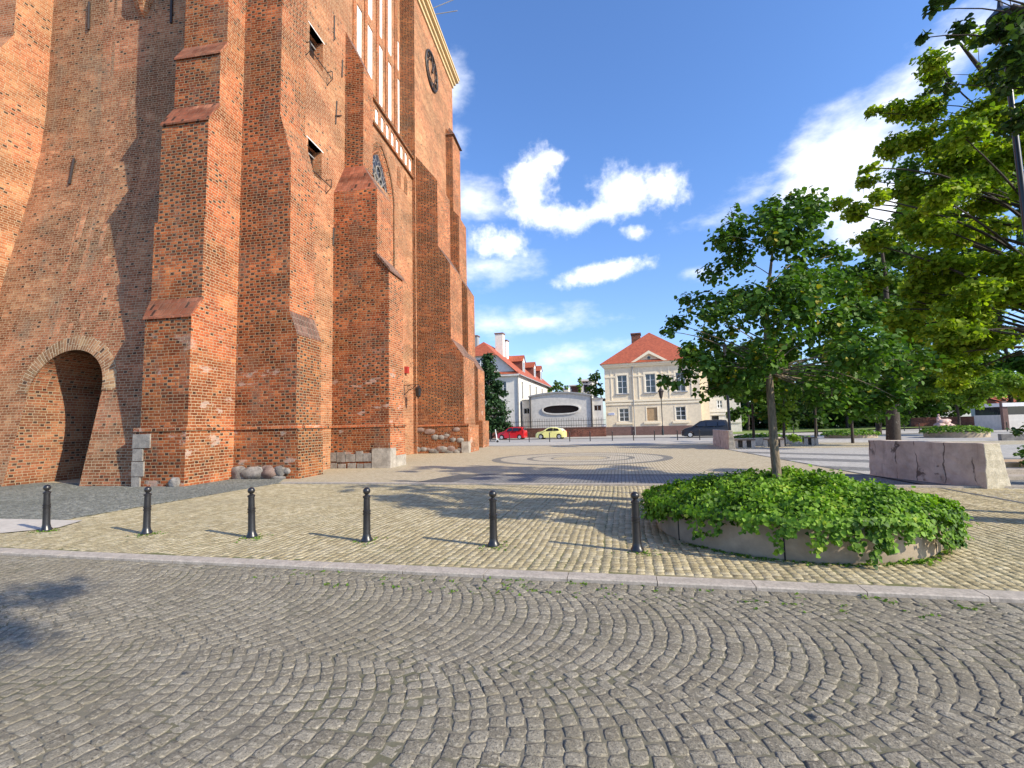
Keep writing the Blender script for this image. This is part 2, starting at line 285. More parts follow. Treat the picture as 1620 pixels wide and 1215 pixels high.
# old concrete block: stained, cracked, board-marked
mt, k, b = newmat('old_concrete'); oc = k.n('ShaderNodeTexCoord').outputs['Object']; x, y, z = k.sep(oc)
n = k.noise(oc, 2.2, 7, .65); fine = k.noise(oc, 40, 4, .7)
c = k.mix(k.ss(n, .3, .7), (.40, .325, .27), (.60, .51, .43))
dr = k.noise(k.xyz(k.m('MULTIPLY', x, 5.0), k.m('MULTIPLY', y, 5.0), k.m('MULTIPLY', z, .5)), 1.0, 4, .6)
c = k.mix(k.ss(dr, .55, .75, 0.0, .45), c, (.20, .15, .13))
cr = k.n('ShaderNodeTexVoronoi', feature='DISTANCE_TO_EDGE'); wv = k.n('ShaderNodeVectorMath', operation='ADD')
k.put(wv.inputs[0], k.xyz(k.m('MULTIPLY', y, 1.4), k.m('MULTIPLY', x, 1.4), k.m('MULTIPLY', z, .22))); nv = k.n('ShaderNodeTexNoise'); nv.inputs['Scale'].default_value = 3; nv.inputs['Detail'].default_value = 5; k.put(nv.inputs['Vector'], oc)
sc_ = k.n('ShaderNodeVectorMath', operation='SCALE'); k.L.new(nv.outputs[1], sc_.inputs[0]); sc_.inputs['Scale'].default_value = .35; k.L.new(sc_.outputs[0], wv.inputs[1]); k.L.new(wv.outputs[0], cr.inputs['Vector']); cr.inputs['Scale'].default_value = 1.15
crk = k.m('MULTIPLY', k.ss(cr.outputs[0], .035, .006), k.ss(k.noise(oc, 1.7, 3), .42, .55))
c = k.mix(k.m('MULTIPLY', crk, .85), c, (.07, .05, .04))
setp(k, b, c, .9, k.bump(k.m('SUBTRACT', k.m('ADD', n, k.m('MULTIPLY', fine, .5)), k.m('MULTIPLY', crk, 1.5)), .6, .02))
stone('rough_concrete', (.42, .37, .27), (.60, .54, .42), 6, .9)

# ------------------------------------------------------------------ mesh helpers
class MB:
    def __init__(s): s.v = []; s.f = []; s.uv = {}; s.mi = {}
    def add(s, vs, fs, uv=None, mi=0):
        o = len(s.v); s.v += [tuple(map(float, p)) for p in vs]
        for i, f in enumerate(fs):
            if uv is not None: s.uv[len(s.f)] = uv[i]
            if mi: s.mi[len(s.f)] = mi
            s.f.append(tuple(o+q for q in f))
    def box(s, x0, x1, y0, y1, z0, z1):
        s.add([(x, y, z) for z in (z0, z1) for y in (y0, y1) for x in (x0, x1)],
              [(0, 2, 3, 1), (4, 5, 7, 6), (0, 1, 5, 4), (2, 6, 7, 3), (0, 4, 6, 2), (1, 3, 7, 5)])
    def obox(s, c, ax, ay, hx, hy, z0, z1):      # box along horizontal axis ax, ay
        c = np.array(c[:2]); ax = np.array(ax); ay = np.array(ay)
        p = [c+ax*a*hx+ay*b_*hy for b_ in (-1, 1) for a in (-1, 1)]
        s.add([(q[0], q[1], z) for z in (z0, z1) for q in p], [(0, 2, 3, 1), (4, 5, 7, 6), (0, 1, 5, 4), (2, 6, 7, 3), (0, 4, 6, 2), (1, 3, 7, 5)])
    def prism(s, poly, fn, a0, a1):              # poly of 2-d points, fn(p, a) -> 3-d
        n = len(poly); s.add([fn(p, a0) for p in poly]+[fn(p, a1) for p in poly],
              [tuple(range(n-1, -1, -1)), tuple(range(n, 2*n))]+[(i, (i+1) % n, n+(i+1) % n, n+i) for i in range(n)])
    def tube(s, pts, rad, n=8, cap=True):
        pts = [np.array(p, float) for p in pts]; rad = rad if hasattr(rad, '__len__') else [rad]*len(pts)
        vs = []; ref = np.array([.31, .77, .55])
        for i, p in enumerate(pts):
            d = pts[min(i+1, len(pts)-1)]-pts[max(i-1, 0)]; d = d/(np.linalg.norm(d)+1e-9)
            a = np.cross(d, ref); a /= np.linalg.norm(a)+1e-9; b_ = np.cross(d, a)
            vs += [p+rad[i]*(a*cos(2*pi*j/n)+b_*sin(2*pi*j/n)) for j in range(n)]
        fs = [(i*n+j, i*n+(j+1) % n, (i+1)*n+(j+1) % n, (i+1)*n+j) for i in range(len(pts)-1) for j in range(n)]
        if cap: fs += [tuple(range(n-1, -1, -1)), tuple((len(pts)-1)*n+j for j in range(n))]
        s.add(vs, fs)
    def lathe(s, prof, c=(0, 0, 0), n=16, axis='z'):
        vs = []
        for r, h in prof:
            for j in range(n):
                a = 2*pi*j/n; q = (r*cos(a), r*sin(a), h)
                if axis == 'y': q = (r*cos(a), h, r*sin(a))
                if axis == 'x': q = (h, r*cos(a), r*sin(a))
                vs.append((c[0]+q[0], c[1]+q[1], c[2]+q[2]))
        fs = [(i*n+j, i*n+(j+1) % n, (i+1)*n+(j+1) % n, (i+1)*n+j) for i in range(len(prof)-1) for j in range(n)]
        fs += [tuple(range(n-1, -1, -1)), tuple((len(prof)-1)*n+j for j in range(n))]
        s.add(vs, fs)
    def blob(s, c, r, seed=0, amp=.22, seg=12, rings=8, squash=(1, 1, 1)):
        rg = random.Random(seed); ph = [[rg.uniform(0, 6.3) for _ in range(6)] for _ in range(2)]
        vs = []
        for i in range(rings+1):
            th = pi*i/rings
            for j in range(seg):
                a = 2*pi*j/seg
                k_ = 1+amp*(sin(2*a+ph[0][0])*sin(th)*.6+sin(3*a+3*th+ph[0][1])*.4*sin(th)+sin(4*th+ph[0][2])*.3*sin(th)+sin(5*a-2*th+ph[0][3])*.25*sin(th))
                vs.append((c[0]+r*squash[0]*k_*sin(th)*cos(a), c[1]+r*squash[1]*k_*sin(th)*sin(a), c[2]+r*squash[2]*k_*cos(th)))
        s.add(vs, [(i*seg+j, (i+1)*seg+j, (i+1)*seg+(j+1) % seg, i*seg+(j+1) % seg) for i in range(rings) for j in range(seg)])
    def build(s, name, mat, parent=None, org=None, smooth=False, fix=True):
        me = bpy.data.meshes.new(name); V = np.array(s.v, float)
        # world-scale box mapping before moving into the parent's space
        me.from_pydata([tuple(p) for p in (V-np.array(org) if org is not None else V)], [], s.f)
        if fix:
            bm = bmesh.new(); bm.from_mesh(me); bmesh.ops.recalc_face_normals(bm, faces=bm.faces); bm.to_mesh(me); bm.free()
        o3 = np.array(org) if org is not None else np.zeros(3)
        ul = me.uv_layers.new(name='UVMap')
        for pi_, p in enumerate(me.polygons):
            if pi_ in s.uv and not fix:
                for li, q in zip(p.loop_indices, s.uv[pi_]): ul.data[li].uv = q
                continue
            n = p.normal; h = sqrt(n.x*n.x+n.y*n.y)
            if h < .12: U = np.array([1., 0, 0]); W = np.array([0, 1., 0])
            else:
                U = np.array([-n.y/h, n.x/h, 0]); W = np.cross(np.array(n), U)
                # u counted so that walls facing the same way share their coursing
            for li in p.loop_indices:
                co = np.array(me.vertices[me.loops[li].vertex_index].co)+o3; ul.data[li].uv = (co@U, co@W)
        for mm in (mat if isinstance(mat, (list, tuple)) else [mat]): me.materials.append(MATS[mm])
        for i, mi in s.mi.items(): me.polygons[i].material_index = mi
        if smooth:
            for p in me.polygons: p.use_smooth = True
            me.set_sharp_from_angle(angle=radians(38))
        o = bpy.data.objects.new(name, me); COL.objects.link(o)
        if parent is not None: o.parent = parent
        return o
def np_mesh(name, V, F, mat, parent=None, rnd=None, smooth=False):     # V (n,3); F (m,k) equal-sized faces
    me = bpy.data.meshes.new(name); V = np.asarray(V, np.float32); F = np.asarray(F, np.int32)
    me.vertices.add(len(V)); me.vertices.foreach_set('co', V.ravel())
    me.loops.add(F.size); me.loops.foreach_set('vertex_index', F.ravel())
    me.polygons.add(len(F)); me.polygons.foreach_set('loop_start', np.arange(0, F.size, F.shape[1], dtype=np.int32))
    me.polygons.foreach_set('loop_total', np.full(len(F), F.shape[1], np.int32))
    if smooth: me.polygons.foreach_set('use_smooth', np.ones(len(F), bool))
    me.update(calc_edges=True); me.materials.append(MATS[mat])
    if rnd is not None:
        a = me.attributes.new('rnd', 'FLOAT', 'FACE'); a.data.foreach_set('value', np.asarray(rnd, np.float32))
    o = bpy.data.objects.new(name, me); COL.objects.link(o)
    if parent is not None: o.parent = parent
    return o
def tag(o, label=None, cat=None, group=None, kind=None):
    for k_, v_ in (('label', label), ('category', cat), ('group', group), ('kind', kind)):
        if v_: o[k_] = v_
    return o
def empty(name, loc, label, cat, group=None, rz=0.0):
    o = bpy.data.objects.new(name, None); COL.objects.link(o); o.location = loc; o.rotation_euler = (0, 0, rz); o.empty_display_size = .2
    return tag(o, label, cat, group)
def copy_tree(o, parent=None):
    c = o.copy(); COL.objects.link(c)
    if parent is not None: c.parent = parent
    for ch in list(o.children): copy_tree(ch, c)
    return c
def sheet(name, poly, z, mat, kind='structure'):
    mb = MB(); mb.add([(p[0], p[1], z) for p in poly], [tuple(range(len(poly)))]); o = mb.build(name, mat)
    if o.data.polygons[0].normal.z < 0: o.data.flip_normals()
    return tag(o, kind=kind)
def panel(mb, U, V, Nn, W, H, holes, depth, O=(0, 0, 0), skip_reveal=False):
    """wall W x H in plane O + u*U + v*V with rectangular holes (u0,u1,v0,v1), reveals run back along -N by depth"""
    O, U, V, Nn = map(lambda q: np.array(q, float), (O, U, V, Nn))
    us = sorted({0, W, *[q for h in holes for q in h[:2]]}); vs = sorted({0, H, *[q for h in holes for q in h[2:4]]})
    P = lambda u, v, d=0: O+U*u+V*v-Nn*d
    for a, b_ in zip(us, us[1:]):
        for c, d in zip(vs, vs[1:]):
            if any(h[0]-1e-6 <= a and b_ <= h[1]+1e-6 and h[2]-1e-6 <= c and d <= h[3]+1e-6 for h in holes): continue
            mb.add([P(a, c), P(b_, c), P(b_, d), P(a, d)], [(0, 1, 2, 3)])
    for h in holes:
        a, b_, c, d = h[:4]
        mb.add([P(a, c), P(b_, c), P(b_, d), P(a, d), P(a, c, depth), P(b_, c, depth), P(b_, d, depth), P(a, d, depth)],
               [(0, 1, 5, 4), (1, 2, 6, 5), (2, 3, 7, 6), (3, 0, 4, 7)])
def add_quad(mb, O, U, V, u0, u1, v0, v1, off, Nn):
    O, U, V, Nn = map(lambda q: np.array(q, float), (O, U, V, Nn)); P = lambda u, v: O+U*u+V*v+Nn*off
    mb.add([P(u0, v0), P(u1, v0), P(u1, v1), P(u0, v1)], [(0, 1, 2, 3)])
def slab(mb, O, U, V, Nn, u0, u1, v0, v1, n0, n1):                       # box in a wall's own axes
    O, U, V, Nn = map(lambda q: np.array(q, float), (O, U, V, Nn))
    mb.add([O+U*u+V*v+Nn*n for n in (n0, n1) for v in (v0, v1) for u in (u0, u1)],
           [(0, 2, 3, 1), (4, 5, 7, 6), (0, 1, 5, 4), (2, 6, 7, 3), (0, 4, 6, 2), (1, 3, 7, 5)])
ORD = ['first', 'second', 'third', 'fourth', 'fifth', 'sixth', 'seventh', 'eighth', 'ninth', 'tenth', 'eleventh', 'twelfth', 'thirteenth', 'fourteenth']

# ------------------------------------------------------------------ ground
def g2(x, y): q = G(x, y); return (q[0], q[1])
K0, K1 = np.array(g2(0, 868)), np.array(g2(1620, 938)); KD = (K1-K0)/np.linalg.norm(K1-K0); KN = np.array([-KD[1], KD[0]])   # near kerb, KN away from camera
def kp(s, d): q = K0+KD*s+KN*d; return (q[0], q[1])
sheet('ground', [(-400, -150), (400, -150), (400, 900), (-400, 900)], -.14, 'asphalt')
sheet('road_bed', [kp(-40, -.21), kp(60, -.21), kp(60, -14), kp(-40, -14)], -.0335, 'joint_road')
L0, L1 = np.array(g2(440, 764.5)), np.array(g2(1040, 768)); LD = (L1-L0)/np.linalg.norm(L1-L0); LN = np.array([-LD[1], LD[0]])
def lp(s, d): q = L0+LD*s+LN*d; return (q[0], q[1])
sheet('plaza', [kp(-40, 0), kp(60, 0), (70, 36), (9, 39.5), (-25, 46), (-60, 60)], 0.0, 'plaza_tan')
NEAR = [kp(-2.2, 0), kp(26, 0), lp(28, -.0), lp(0, 0), g2(100, 824), g2(0, 824), (-12.2, 7.9)]
sheet('pavement_bed', [kp(-12, 0), kp(24, 0), lp(24, 0), lp(-.4, 0), kp(-12, 2)], .003, 'joint_tan')
# setts as real stones
def in_poly(P, poly):
    x, y = P[:, 0], P[:, 1]; c = np.zeros(len(P), bool); n = len(poly)
    for i in range(n):
        (x0, y0), (x1, y1) = poly[i], poly[(i+1) % n]
        if y0 == y1: continue
        q = ((y0 > y) != (y1 > y)) & (x < (x1-x0)*(y-y0)/(y1-y0)+x0); c ^= q
    return c
def stones(name, C, A, B, hw, hl, ztop, hgt, mat, dome=True, jit=.006):
    """C (n,2) centres, A/B (n,2) unit axes, hw/hl half sizes"""
    n = len(C); co = [(-1, -1), (0, -1.06), (1, -1), (1.06, 0), (1, 1), (0, 1.06), (-1, 1), (-1.06, 0)]
    def ring(sc, z, j):
        out = np.zeros((n, 8, 3))
        for k_, (a, b_) in enumerate(co):
            r_ = sc*(.975 if k_ % 2 == 0 else .985)
            out[:, k_, :2] = C+A*(hw*a*r_)[:, None]+B*(hl*b_*r_)[:, None]+jj[:, k_]*j
            out[:, k_, 2] = z
        return out
    jj = RNG.normal(0, 1, (n, 8, 2))*jit
    tilt = RNG.normal(0, .0016 if dome else .0008, n)
    if dome:
        ctr = np.zeros((n, 1, 3)); ctr[:, 0, :2] = C+RNG.normal(0, .01, (n, 2)); ctr[:, 0, 2] = ztop+tilt
        r1 = ring(.7, 0, .8); r1[:, :, 2] = (ztop-.0015+tilt)[:, None] if hasattr(tilt, 'shape') else ztop
        r1[:, :, 2] += RNG.normal(0, .0013, (n, 8))
        r2 = ring(.95, 0, 1); r2[:, :, 2] = ztop-.0035+tilt[:, None]; r3 = ring(1.0, 0, 1); r3[:, :, 2] = ztop-hgt
        V = np.concatenate([ctr, r1, r2, r3], 1); k_ = 25; F = []
        for j in range(8):
            a, b_ = j, (j+1) % 8
            if j % 2 == 0: F.append((0, 1+a, 1+b_, 1+(b_+1) % 8))
            F += [(1+a, 9+a, 9+b_, 1+b_), (9+a, 17+a, 17+b_, 9+b_)]
    else:
        r1 = ring(.955, 0, 1); r1[:, :, 2] = ztop+.6*tilt[:, None]+RNG.normal(0, .0003, (n, 8)); r3 = ring(1.0, 0, 1); r3[:, :, 2] = ztop-hgt
        V = np.concatenate([r1, r3], 1); k_ = 16; F = [(0, 1, 2, 3), (3, 4, 5, 0), (5, 6, 7, 0)]
        F[1:] = [(0, 3, 4, 7), (4, 5, 6, 7)]
        for j in range(8): F.append((j, 8+j, 8+(j+1) % 8, (j+1) % 8))
    F = np.array(F); allF = (F[None]+(np.arange(n)*k_)[:, None, None]).reshape(-1, 4)
    rn = np.repeat(RNG.random(n), len(F))
    return np_mesh(name, V.reshape(-1, 3), allF[:, ::-1] if False else allF, mat, rnd=rn, smooth=dome)
# road: bands of segmental arcs, two straight rows along the kerb
cs, aa, bb, hws, hls = [], [], [], [], []
def sput(c, a, b_, hw, hl): cs.append(c); aa.append(a); bb.append(b_); hws.append(hw); hls.append(hl)
for row in range(2):
    s = -2.0
    while s < 24:
        l_ = random.uniform(.12, .18); sput(np.array(kp(s+l_/2, -.21-.068-.132*row)), KD, KN, l_/2-.004, .061); s += l_
BW = 1.80; PITCHS = .110
for band in range(4):
    yc = -.21-.212-BW*(band+.5); R_ = BW*.73; yh = BW/2
    for i in range(-80, 260):
        s0 = i*PITCHS; th_max = math.asin(yh/R_); n_ = 18; sh = random.uniform(-.3, .3)
        eds = sorted({-th_max, th_max, *[(-1+2*(j+sh+.5*(i % 2)+random.uniform(-.06, .06))/n_)*th_max for j in range(n_+1)]})
        eds = [q for q in eds if abs(q) <= th_max]; mn = 2*th_max/n_*.45
        eds = [eds[0]]+[q for q in eds[1:-1] if q-eds[0] > mn and eds[-1]-q > mn]+[eds[-1]]
        for e0, e1 in zip(eds, eds[1:]):
            th = (e0+e1)/2
            cx = s0+R_*cos(th); cy = yc+R_*sin(th)
            p = np.array(kp(cx, cy))
            if not (-10.5 < p[0] < 8 and 1.2 < p[1]) or p[1] < 1.2: continue
            rad = KD*cos(th)+KN*sin(th); tan_ = -KD*sin(th)+KN*cos(th)
            ww = PITCHS*cos(th)/2-.003; arc = (e1-e0)*R_/2-.003
            sput(p+RNG.normal(0, .003, 2), rad, tan_, max(.03, ww*random.uniform(.95, 1.04)), arc*random.uniform(.96, 1.03))
road = stones('road', np.array(cs), np.array(aa), np.array(bb), np.array(hws), np.array(hls), -.028, .022, 'sett_granite')
tag(road, kind='structure')
# tan pavement: rows running away from the road
ang = radians(-4.2); RX = np.array([cos(ang), sin(ang)]); RY = np.array([-sin(ang), cos(ang)])
cc, hw_, hl_ = [], [], []
for i in range(-150, 230):
    u0 = i*.103+random.gauss(0, .006); ph = random.uniform(-.5, .5); v0 = 2+random.uniform(0, .12)
    while v0 < 20:
        l_ = random.uniform(.09, .135); cc.append(RX*(u0+.016*sin(v0*1.3+i*.11)+.008*sin(v0*3.1+ph)+random.gauss(0, .004))+RY*(v0+l_/2)); hw_.append(.0505*random.uniform(.93, 1.02)); hl_.append(l_/2-.006); v0 += l_
cc = np.array(cc); hw_ = np.array(hw_); hl_ = np.array(hl_)
SLATE = [g2(-60, 762), g2(0, 762), g2(205, 768), g2(292, 767), g2(372, 752), g2(450, 757), g2(440, 765), g2(100, 823), g2(0, 822), g2(-60, 822)]
WALK = [g2(-80, 822), g2(0, 822), g2(131, 824.5), g2(92, 836), g2(0, 845), g2(-80, 851)]
sel = in_poly(cc, [kp(-3, .06), kp(24, .06), lp(22, -.2), lp(-.2, -.2), kp(-3, 2)]) & ~in_poly(cc, WALK) & ~in_poly(cc, SLATE) & (cc[:, 0] > -13.5) & (cc[:, 0] < 11.5)
n_ = sel.sum(); o = stones('pavement', cc[sel], np.repeat(RX[None], n_, 0), np.repeat(RY[None], n_, 0), hw_[sel], hl_[sel], .0054, .003, 'sett_tan', dome=False, jit=.0045)
tag(o, kind='structure')
sheet('slate_bed', SLATE, .009, 'joint_road')
sc2 = []
for i in range(160):
    for j in range(120):
        sc2.append((-21+i*.098+random.gauss(0, .008)+(j % 2)*.05, 7+j*.092+random.gauss(0, .006)))
sc2 = np.array(sc2); s2 = sc2[in_poly(sc2, SLATE)]; n_ = len(s2)
a2 = RNG.normal(0, .2, n_); ax2 = np.stack([np.cos(a2), np.sin(a2)], 1); bx2 = np.stack([-np.sin(a2), np.cos(a2)], 1)
o = stones('slate_paving', s2, ax2, bx2, RNG.uniform(.036, .047, n_), RNG.uniform(.036, .044, n_), .017, .008, 'sett_slate', dome=False, jit=.007); tag(o, kind='structure')
sheet('footpath', WALK, .018, 'concrete')
# kerb stones
kb = MB(); s = -30.0
while s < 40:
    l_ = random.uniform(.95, 1.15)
    p = [kp(s+.004, 0), kp(s+l_-.004, 0), kp(s+l_-.004, -.198), kp(s+.004, -.198)]
    q = [kp(s+.004, 0), kp(s+l_-.004, 0), kp(s+l_-.004, -.21), kp(s+.004, -.21)]
    j_ = random.uniform(-.003, .003)
    kb.add([(a, b_, -.1) for a, b_ in q]+[(q[0][0], q[0][1], .014+j_), (q[1][0], q[1][1], .014+j_), (p[2][0], p[2][1], .012+j_), (p[3][0], p[3][1], .012+j_), (q[2][0], q[2][1], .0+j_), (q[3][0], q[3][1], .0+j_)],
           [(4, 5, 6, 7), (7, 6, 8, 9), (9, 8, 2, 3), (0, 1, 5, 4), (0, 4, 7, 9, 3), (1, 2, 8, 6, 5)]); s += l_
tag(kb.build('kerb', 'kerb_granite'), kind='structure')
kb = MB(); s = .25
while s < 24:
    l_ = 1.0; p = [lp(s+.003, -.2), lp(s+l_-.003, -.2), lp(s+l_-.003, 0), lp(s+.003, 0)]
    kb.add([(a, b_, -.02) for a, b_ in p]+[(a, b_, .05) for a, b_ in p], [(4, 5, 6, 7), (0, 1, 5, 4), (1, 2, 6, 5), (2, 3, 7, 6), (3, 0, 4, 7)]); s += l_
tag(kb.build('plaza_kerb', 'kerb_granite'), kind='structure')
# dark-bordered band behind the second kerb, rings, drain, pale paving on the right
sheet('paving_band', [lp(4.6, .02), lp(24, .02), lp(24, 2.9), lp(5.3, 2.9)], .004, 'plaza_dark')
sheet('paving_band_inner', [lp(5.9, .25), lp(24, .25), lp(24, 2.55), lp(6.2, 2.55)], .008, 'plaza_grey')
cx_, cy_ = -.45, 24.9
def ringsheet(name, r0, r1, z, mat):
    mb = MB(); n = 72
    vs = [(cx_+r*cos(2*pi*i/n), cy_+r*sin(2*pi*i/n), z) for r in (r0, r1) for i in range(n)]
    mb.add(vs, [(i, (i+1) % n, n+(i+1) % n, n+i) for i in range(n)]); o = mb.build(name, mat)
    if o.data.polygons[0].normal.z < 0: o.data.flip_normals()
    tag(o, kind='structure')
ringsheet('paving_ring', 4.05, 4.5, .004, 'ring_dark'); ringsheet('paving_ring', 2.72, 4.05, .005, 'ring_pale'); ringsheet('paving_ring', 2.42, 2.72, .004, 'ring_dark'); ringsheet('paving_ring', 1.5, 2.42, .005, 'ring_pale'); ringsheet('paving_ring', 1.36, 1.5, .004, 'ring_dark')
sheet('drain_cover', [(cx_+1.1+.42*cos(a*pi/10), 18.7+.42*sin(a*pi/10)) for a in range(20)], .004, 'black_iron')
A0, A1 = np.array(g2(1155, 711.5)), np.array(g2(1385, 753)); AD = (A1-A0)/np.linalg.norm(A1-A0); AN = np.array([-AD[1], AD[0]])
if AN[0] < 0: AN = -AN
def ap(s, d): q = A0+AD*s+AN*d; return (q[0], q[1])
La = np.linalg.norm(A1-A0)
sheet('pale_paving', [ap(-.5, 0), ap(La+6, 0), (60, 8), (70, 34), ap(-.5, 8)], .004, 'plaza_pale')
sheet('drain_line', [ap(-.5, -.12), ap(La+6, -.12), ap(La+6, 0), ap(-.5, 0)], .008, 'plaza_dark')
for i, (a, b_) in enumerate([(2.0, 3.6), (6.5, 8.3), (11.2, 12.8)]):
    sheet('paving_stripe', [ap(a, .05), ap(b_, .05), ap(b_+18, 22), ap(a+18, 22)], .008, 'plaza_grey')
# the far street
ST = lambda x, d: (x, 39.6+d-.16*x)
sheet('street_kerb', [ST(-30, 0), ST(9.4, 0), ST(9.4, .35), ST(-30, .35)], .05, 'plaza_dark')
sheet('street_pavement', [ST(-45, .35), ST(60, .35), ST(60, 8.4), ST(-45, 8.4)], .004, 'slabs')
sheet('street', [ST(-90, 8.4), ST(120, 8.4), ST(120, 19), ST(-90, 19)], -.02, 'asphalt')
sheet('far_pavement', [ST(-90, 19), ST(120, 19), ST(120, 30), ST(-90, 30)], .03, 'slabs')

# ------------------------------------------------------------------ church
CHO = (-11.4, 20.0, 0.0)
church = empty('brick_church', CHO, 'huge red brick Gothic church with stepped buttresses rising out of view on the left', 'church')
def cp(mb, name, mat, **k): return mb.build(name, mat, church, CHO, **k)
XS, YB, XF, XL = -12.9, 16.0, -11.4, -23.04
TOP = 34.5
# battered wall with the arched niche
ZP = [(0, 14.05), (3, 14.60), (6, 15.17), (9, 15.70), (12, 16.24), (14, 16.52), (16, 16.64), (40, 16.70)]
def wy(z): return float(np.interp(z, [p[0] for p in ZP], [p[1] for p in ZP]))
acx, spr, ri, ro = -18.71, 3.32, 1.58, 2.13; YN = 21.0
mb = MB()
def arcz(x): return spr+sqrt(max(0, ri*ri-(x-acx)**2))
def colz(x0, x1, a0, a1):
    zs = [3, 6, 9, 12, 14, 16, TOP]; lv0 = [a0]+[z for z in zs if z > max(a0, a1)+.01]; lv1 = [a1]+[z for z in zs if z > max(a0, a1)+.01]
    for i in range(len(lv0)-1):
        mb.add([(x0, wy(lv0[i]), lv0[i]), (x1, wy(lv1[i]), lv1[i]), (x1, wy(lv1[i+1]), lv1[i+1]), (x0, wy(lv0[i+1]), lv0[i+1])], [(0, 1, 2, 3)])
xa = [acx-ri*cos(pi*i/24) for i in range(25)]
colz(XL, xa[0], 0, 0)
for a, b_ in zip(xa, xa[1:]): colz(a, b_, arcz(a), arcz(b_))
colz(xa[-1], XS-.3, 0, 0)
cp(mb, 'battered_wall', 'brick_arch_wall', fix=True)
mb = MB()
zz = [0, 1, 2, 3, spr]
for sx in (-1, 1):
    for a, b_ in zip(zz, zz[1:]): mb.add([(acx+sx*ri, wy(a), a), (acx+sx*ri, YN, a), (acx+sx*ri, YN, b_), (acx+sx*ri, wy(b_), b_)], [(0, 1, 2, 3) if sx < 0 else (3, 2, 1, 0)])
for a, b_ in zip(xa, xa[1:]):
    mb.add([(a, wy(arcz(a)), arcz(a)), (b_, wy(arcz(b_)), arcz(b_)), (b_, YN, arcz(b_)), (a, YN, arcz(a))], [(0, 1, 2, 3)])
mb.add([(acx-ri, YN, 0), (acx+ri, YN, 0), (acx+ri, YN, spr+ri), (acx-ri, YN, spr+ri)], [(0, 1, 2, 3)])
nic = cp(mb, 'arched_niche', 'brick_niche', fix=False); nic.data.materials.append(MATS['brick_niche_shade'])
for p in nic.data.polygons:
    if p.center.x+CHO[0] > acx-.35 or (p.center.y+CHO[1] > YN-.1): p.material_index = 1  # right half and back wall: niche shade painted in as darker brick
mb = MB(); n = 40
for i in range(n):
    a, b_ = pi*i/n, pi*(i+1)/n; vs = []; uv = []
    for r_, th, off in ((ri, a, .03), (ro, a, .012), (ro, b_, .012), (ri, b_, .03)):
        z = spr+r_*sin(th); vs.append((acx-r_*cos(th), wy(z)-off, z)); uv.append((r_-ri, th*(ri+ro)/2*.98))
    mb.add(vs, [(3, 2, 1, 0)], [[uv[3], uv[2], uv[1], uv[0]]])
cp(mb, 'arch_ring', 'brick_ring', fix=False)
# stair-turret corbel high on the battered wall
mb = MB(); mb.lathe([(.05, 19.6), (.25, 19.85), (.3, 20.0), (.42, 20.2), (.5, 20.5), (.5, TOP)], (-18.3, 16.72, 0), 12); cp(mb, 'turret', 'brick_facade')
def anchor(p, q, r_=.03):
    a = MB(); a.tube([p, q], r_, 6); cp(a, 'wall_anchor', 'rust_iron')
def yw(x, y):                                # point of the battered wall under a pixel
    d = ray(x, y); tt = 17/d[1]
    for _ in range(30): tt = wy(CH+d[2]*tt)/d[1]
    return CAMP+d*tt-np.array([0, .05, 0])
anchor(yw(143, 5), yw(142, 48), .05); anchor(yw(273, 0), yw(272, 38), .05); anchor(yw(119, 252), yw(112, 292), .05)
# left buttress (its right face closes the niche wall on the left)
mb = MB(); prof = [(12.7, 0), (12.85, 1.8), (13.2, 8), (13.9, 9.2), (14.5, 16.7), (15.28, 18.4), (15.33, TOP), (18, TOP), (18, 0)]
mb.prism(prof, lambda p, a: (a, p[0], p[1]), XL-3.2, XL); cp(mb, 'buttress', 'brick_facade')
# middle buttress, stepped towards the square
st = [(0, 1.83, 13.84, 212), (1.83, 5.62, 13.90, 226), (6.35, 9.15, 14.30, 241), (9.15, 12.8, 14.34, 254), (13.75, 15.7, 14.80, 278), (16.4, TOP, 15.10, 293.5)]
pyl = [720, 590, 430, 260, 110, 20]
mb = MB(); lefts = []
for i, (z0, z1, yf, pxl) in enumerate(st):
    xl = atY(pxl, pyl[i], yf)[0]; lefts.append(xl)
    mb.box(xl, XS, yf, 18.2, z0, z1-(.0 if i != 0 else .0))
    if i+1 < len(st) and st[i+1][0] > z1:
        xn = atY(st[i+1][3], pyl[i+1], st[i+1][2])[0]; yn = st[i+1][2]; zn = st[i+1][0]
        mb.add([(xl, yf, z1), (XS, yf, z1), (XS, yn, zn), (xn, yn, zn), (xl, 18.2, z1), (XS, 18.2, z1), (XS, 18.2, zn), (xn, 18.2, zn)],
               [(1, 5, 6, 2), (0, 3, 7, 4)])
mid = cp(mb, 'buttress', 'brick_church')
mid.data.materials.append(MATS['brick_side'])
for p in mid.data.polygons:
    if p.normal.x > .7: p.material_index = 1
for i in range(len(st)-1):
    if st[i+1][0] > st[i][1]:
        z1, yf = st[i][1], st[i][2]; zn, yn = st[i+1][0], st[i+1][2]; xl, xn = lefts[i], lefts[i+1]
        a = MB(); a.add([(xl-.03, yf-.06, z1-.05), (XS+.03, yf-.06, z1-.05), (XS+.03, yf-.06, z1+.02), (xl-.03, yf-.06, z1+.02), (xn-.02, yn, zn), (XS+.03, yn, zn), (xn-.02, yn+.02, zn-.12), (XS+.03, yn+.02, zn-.12)],
              [(0, 1, 2, 3), (3, 2, 5, 4), (1, 7, 5, 2), (0, 3, 4, 6), (0, 6, 7, 1)])
        w_ = cp(a, 'weathering', 'tile_weathering'); w_.parent = mid
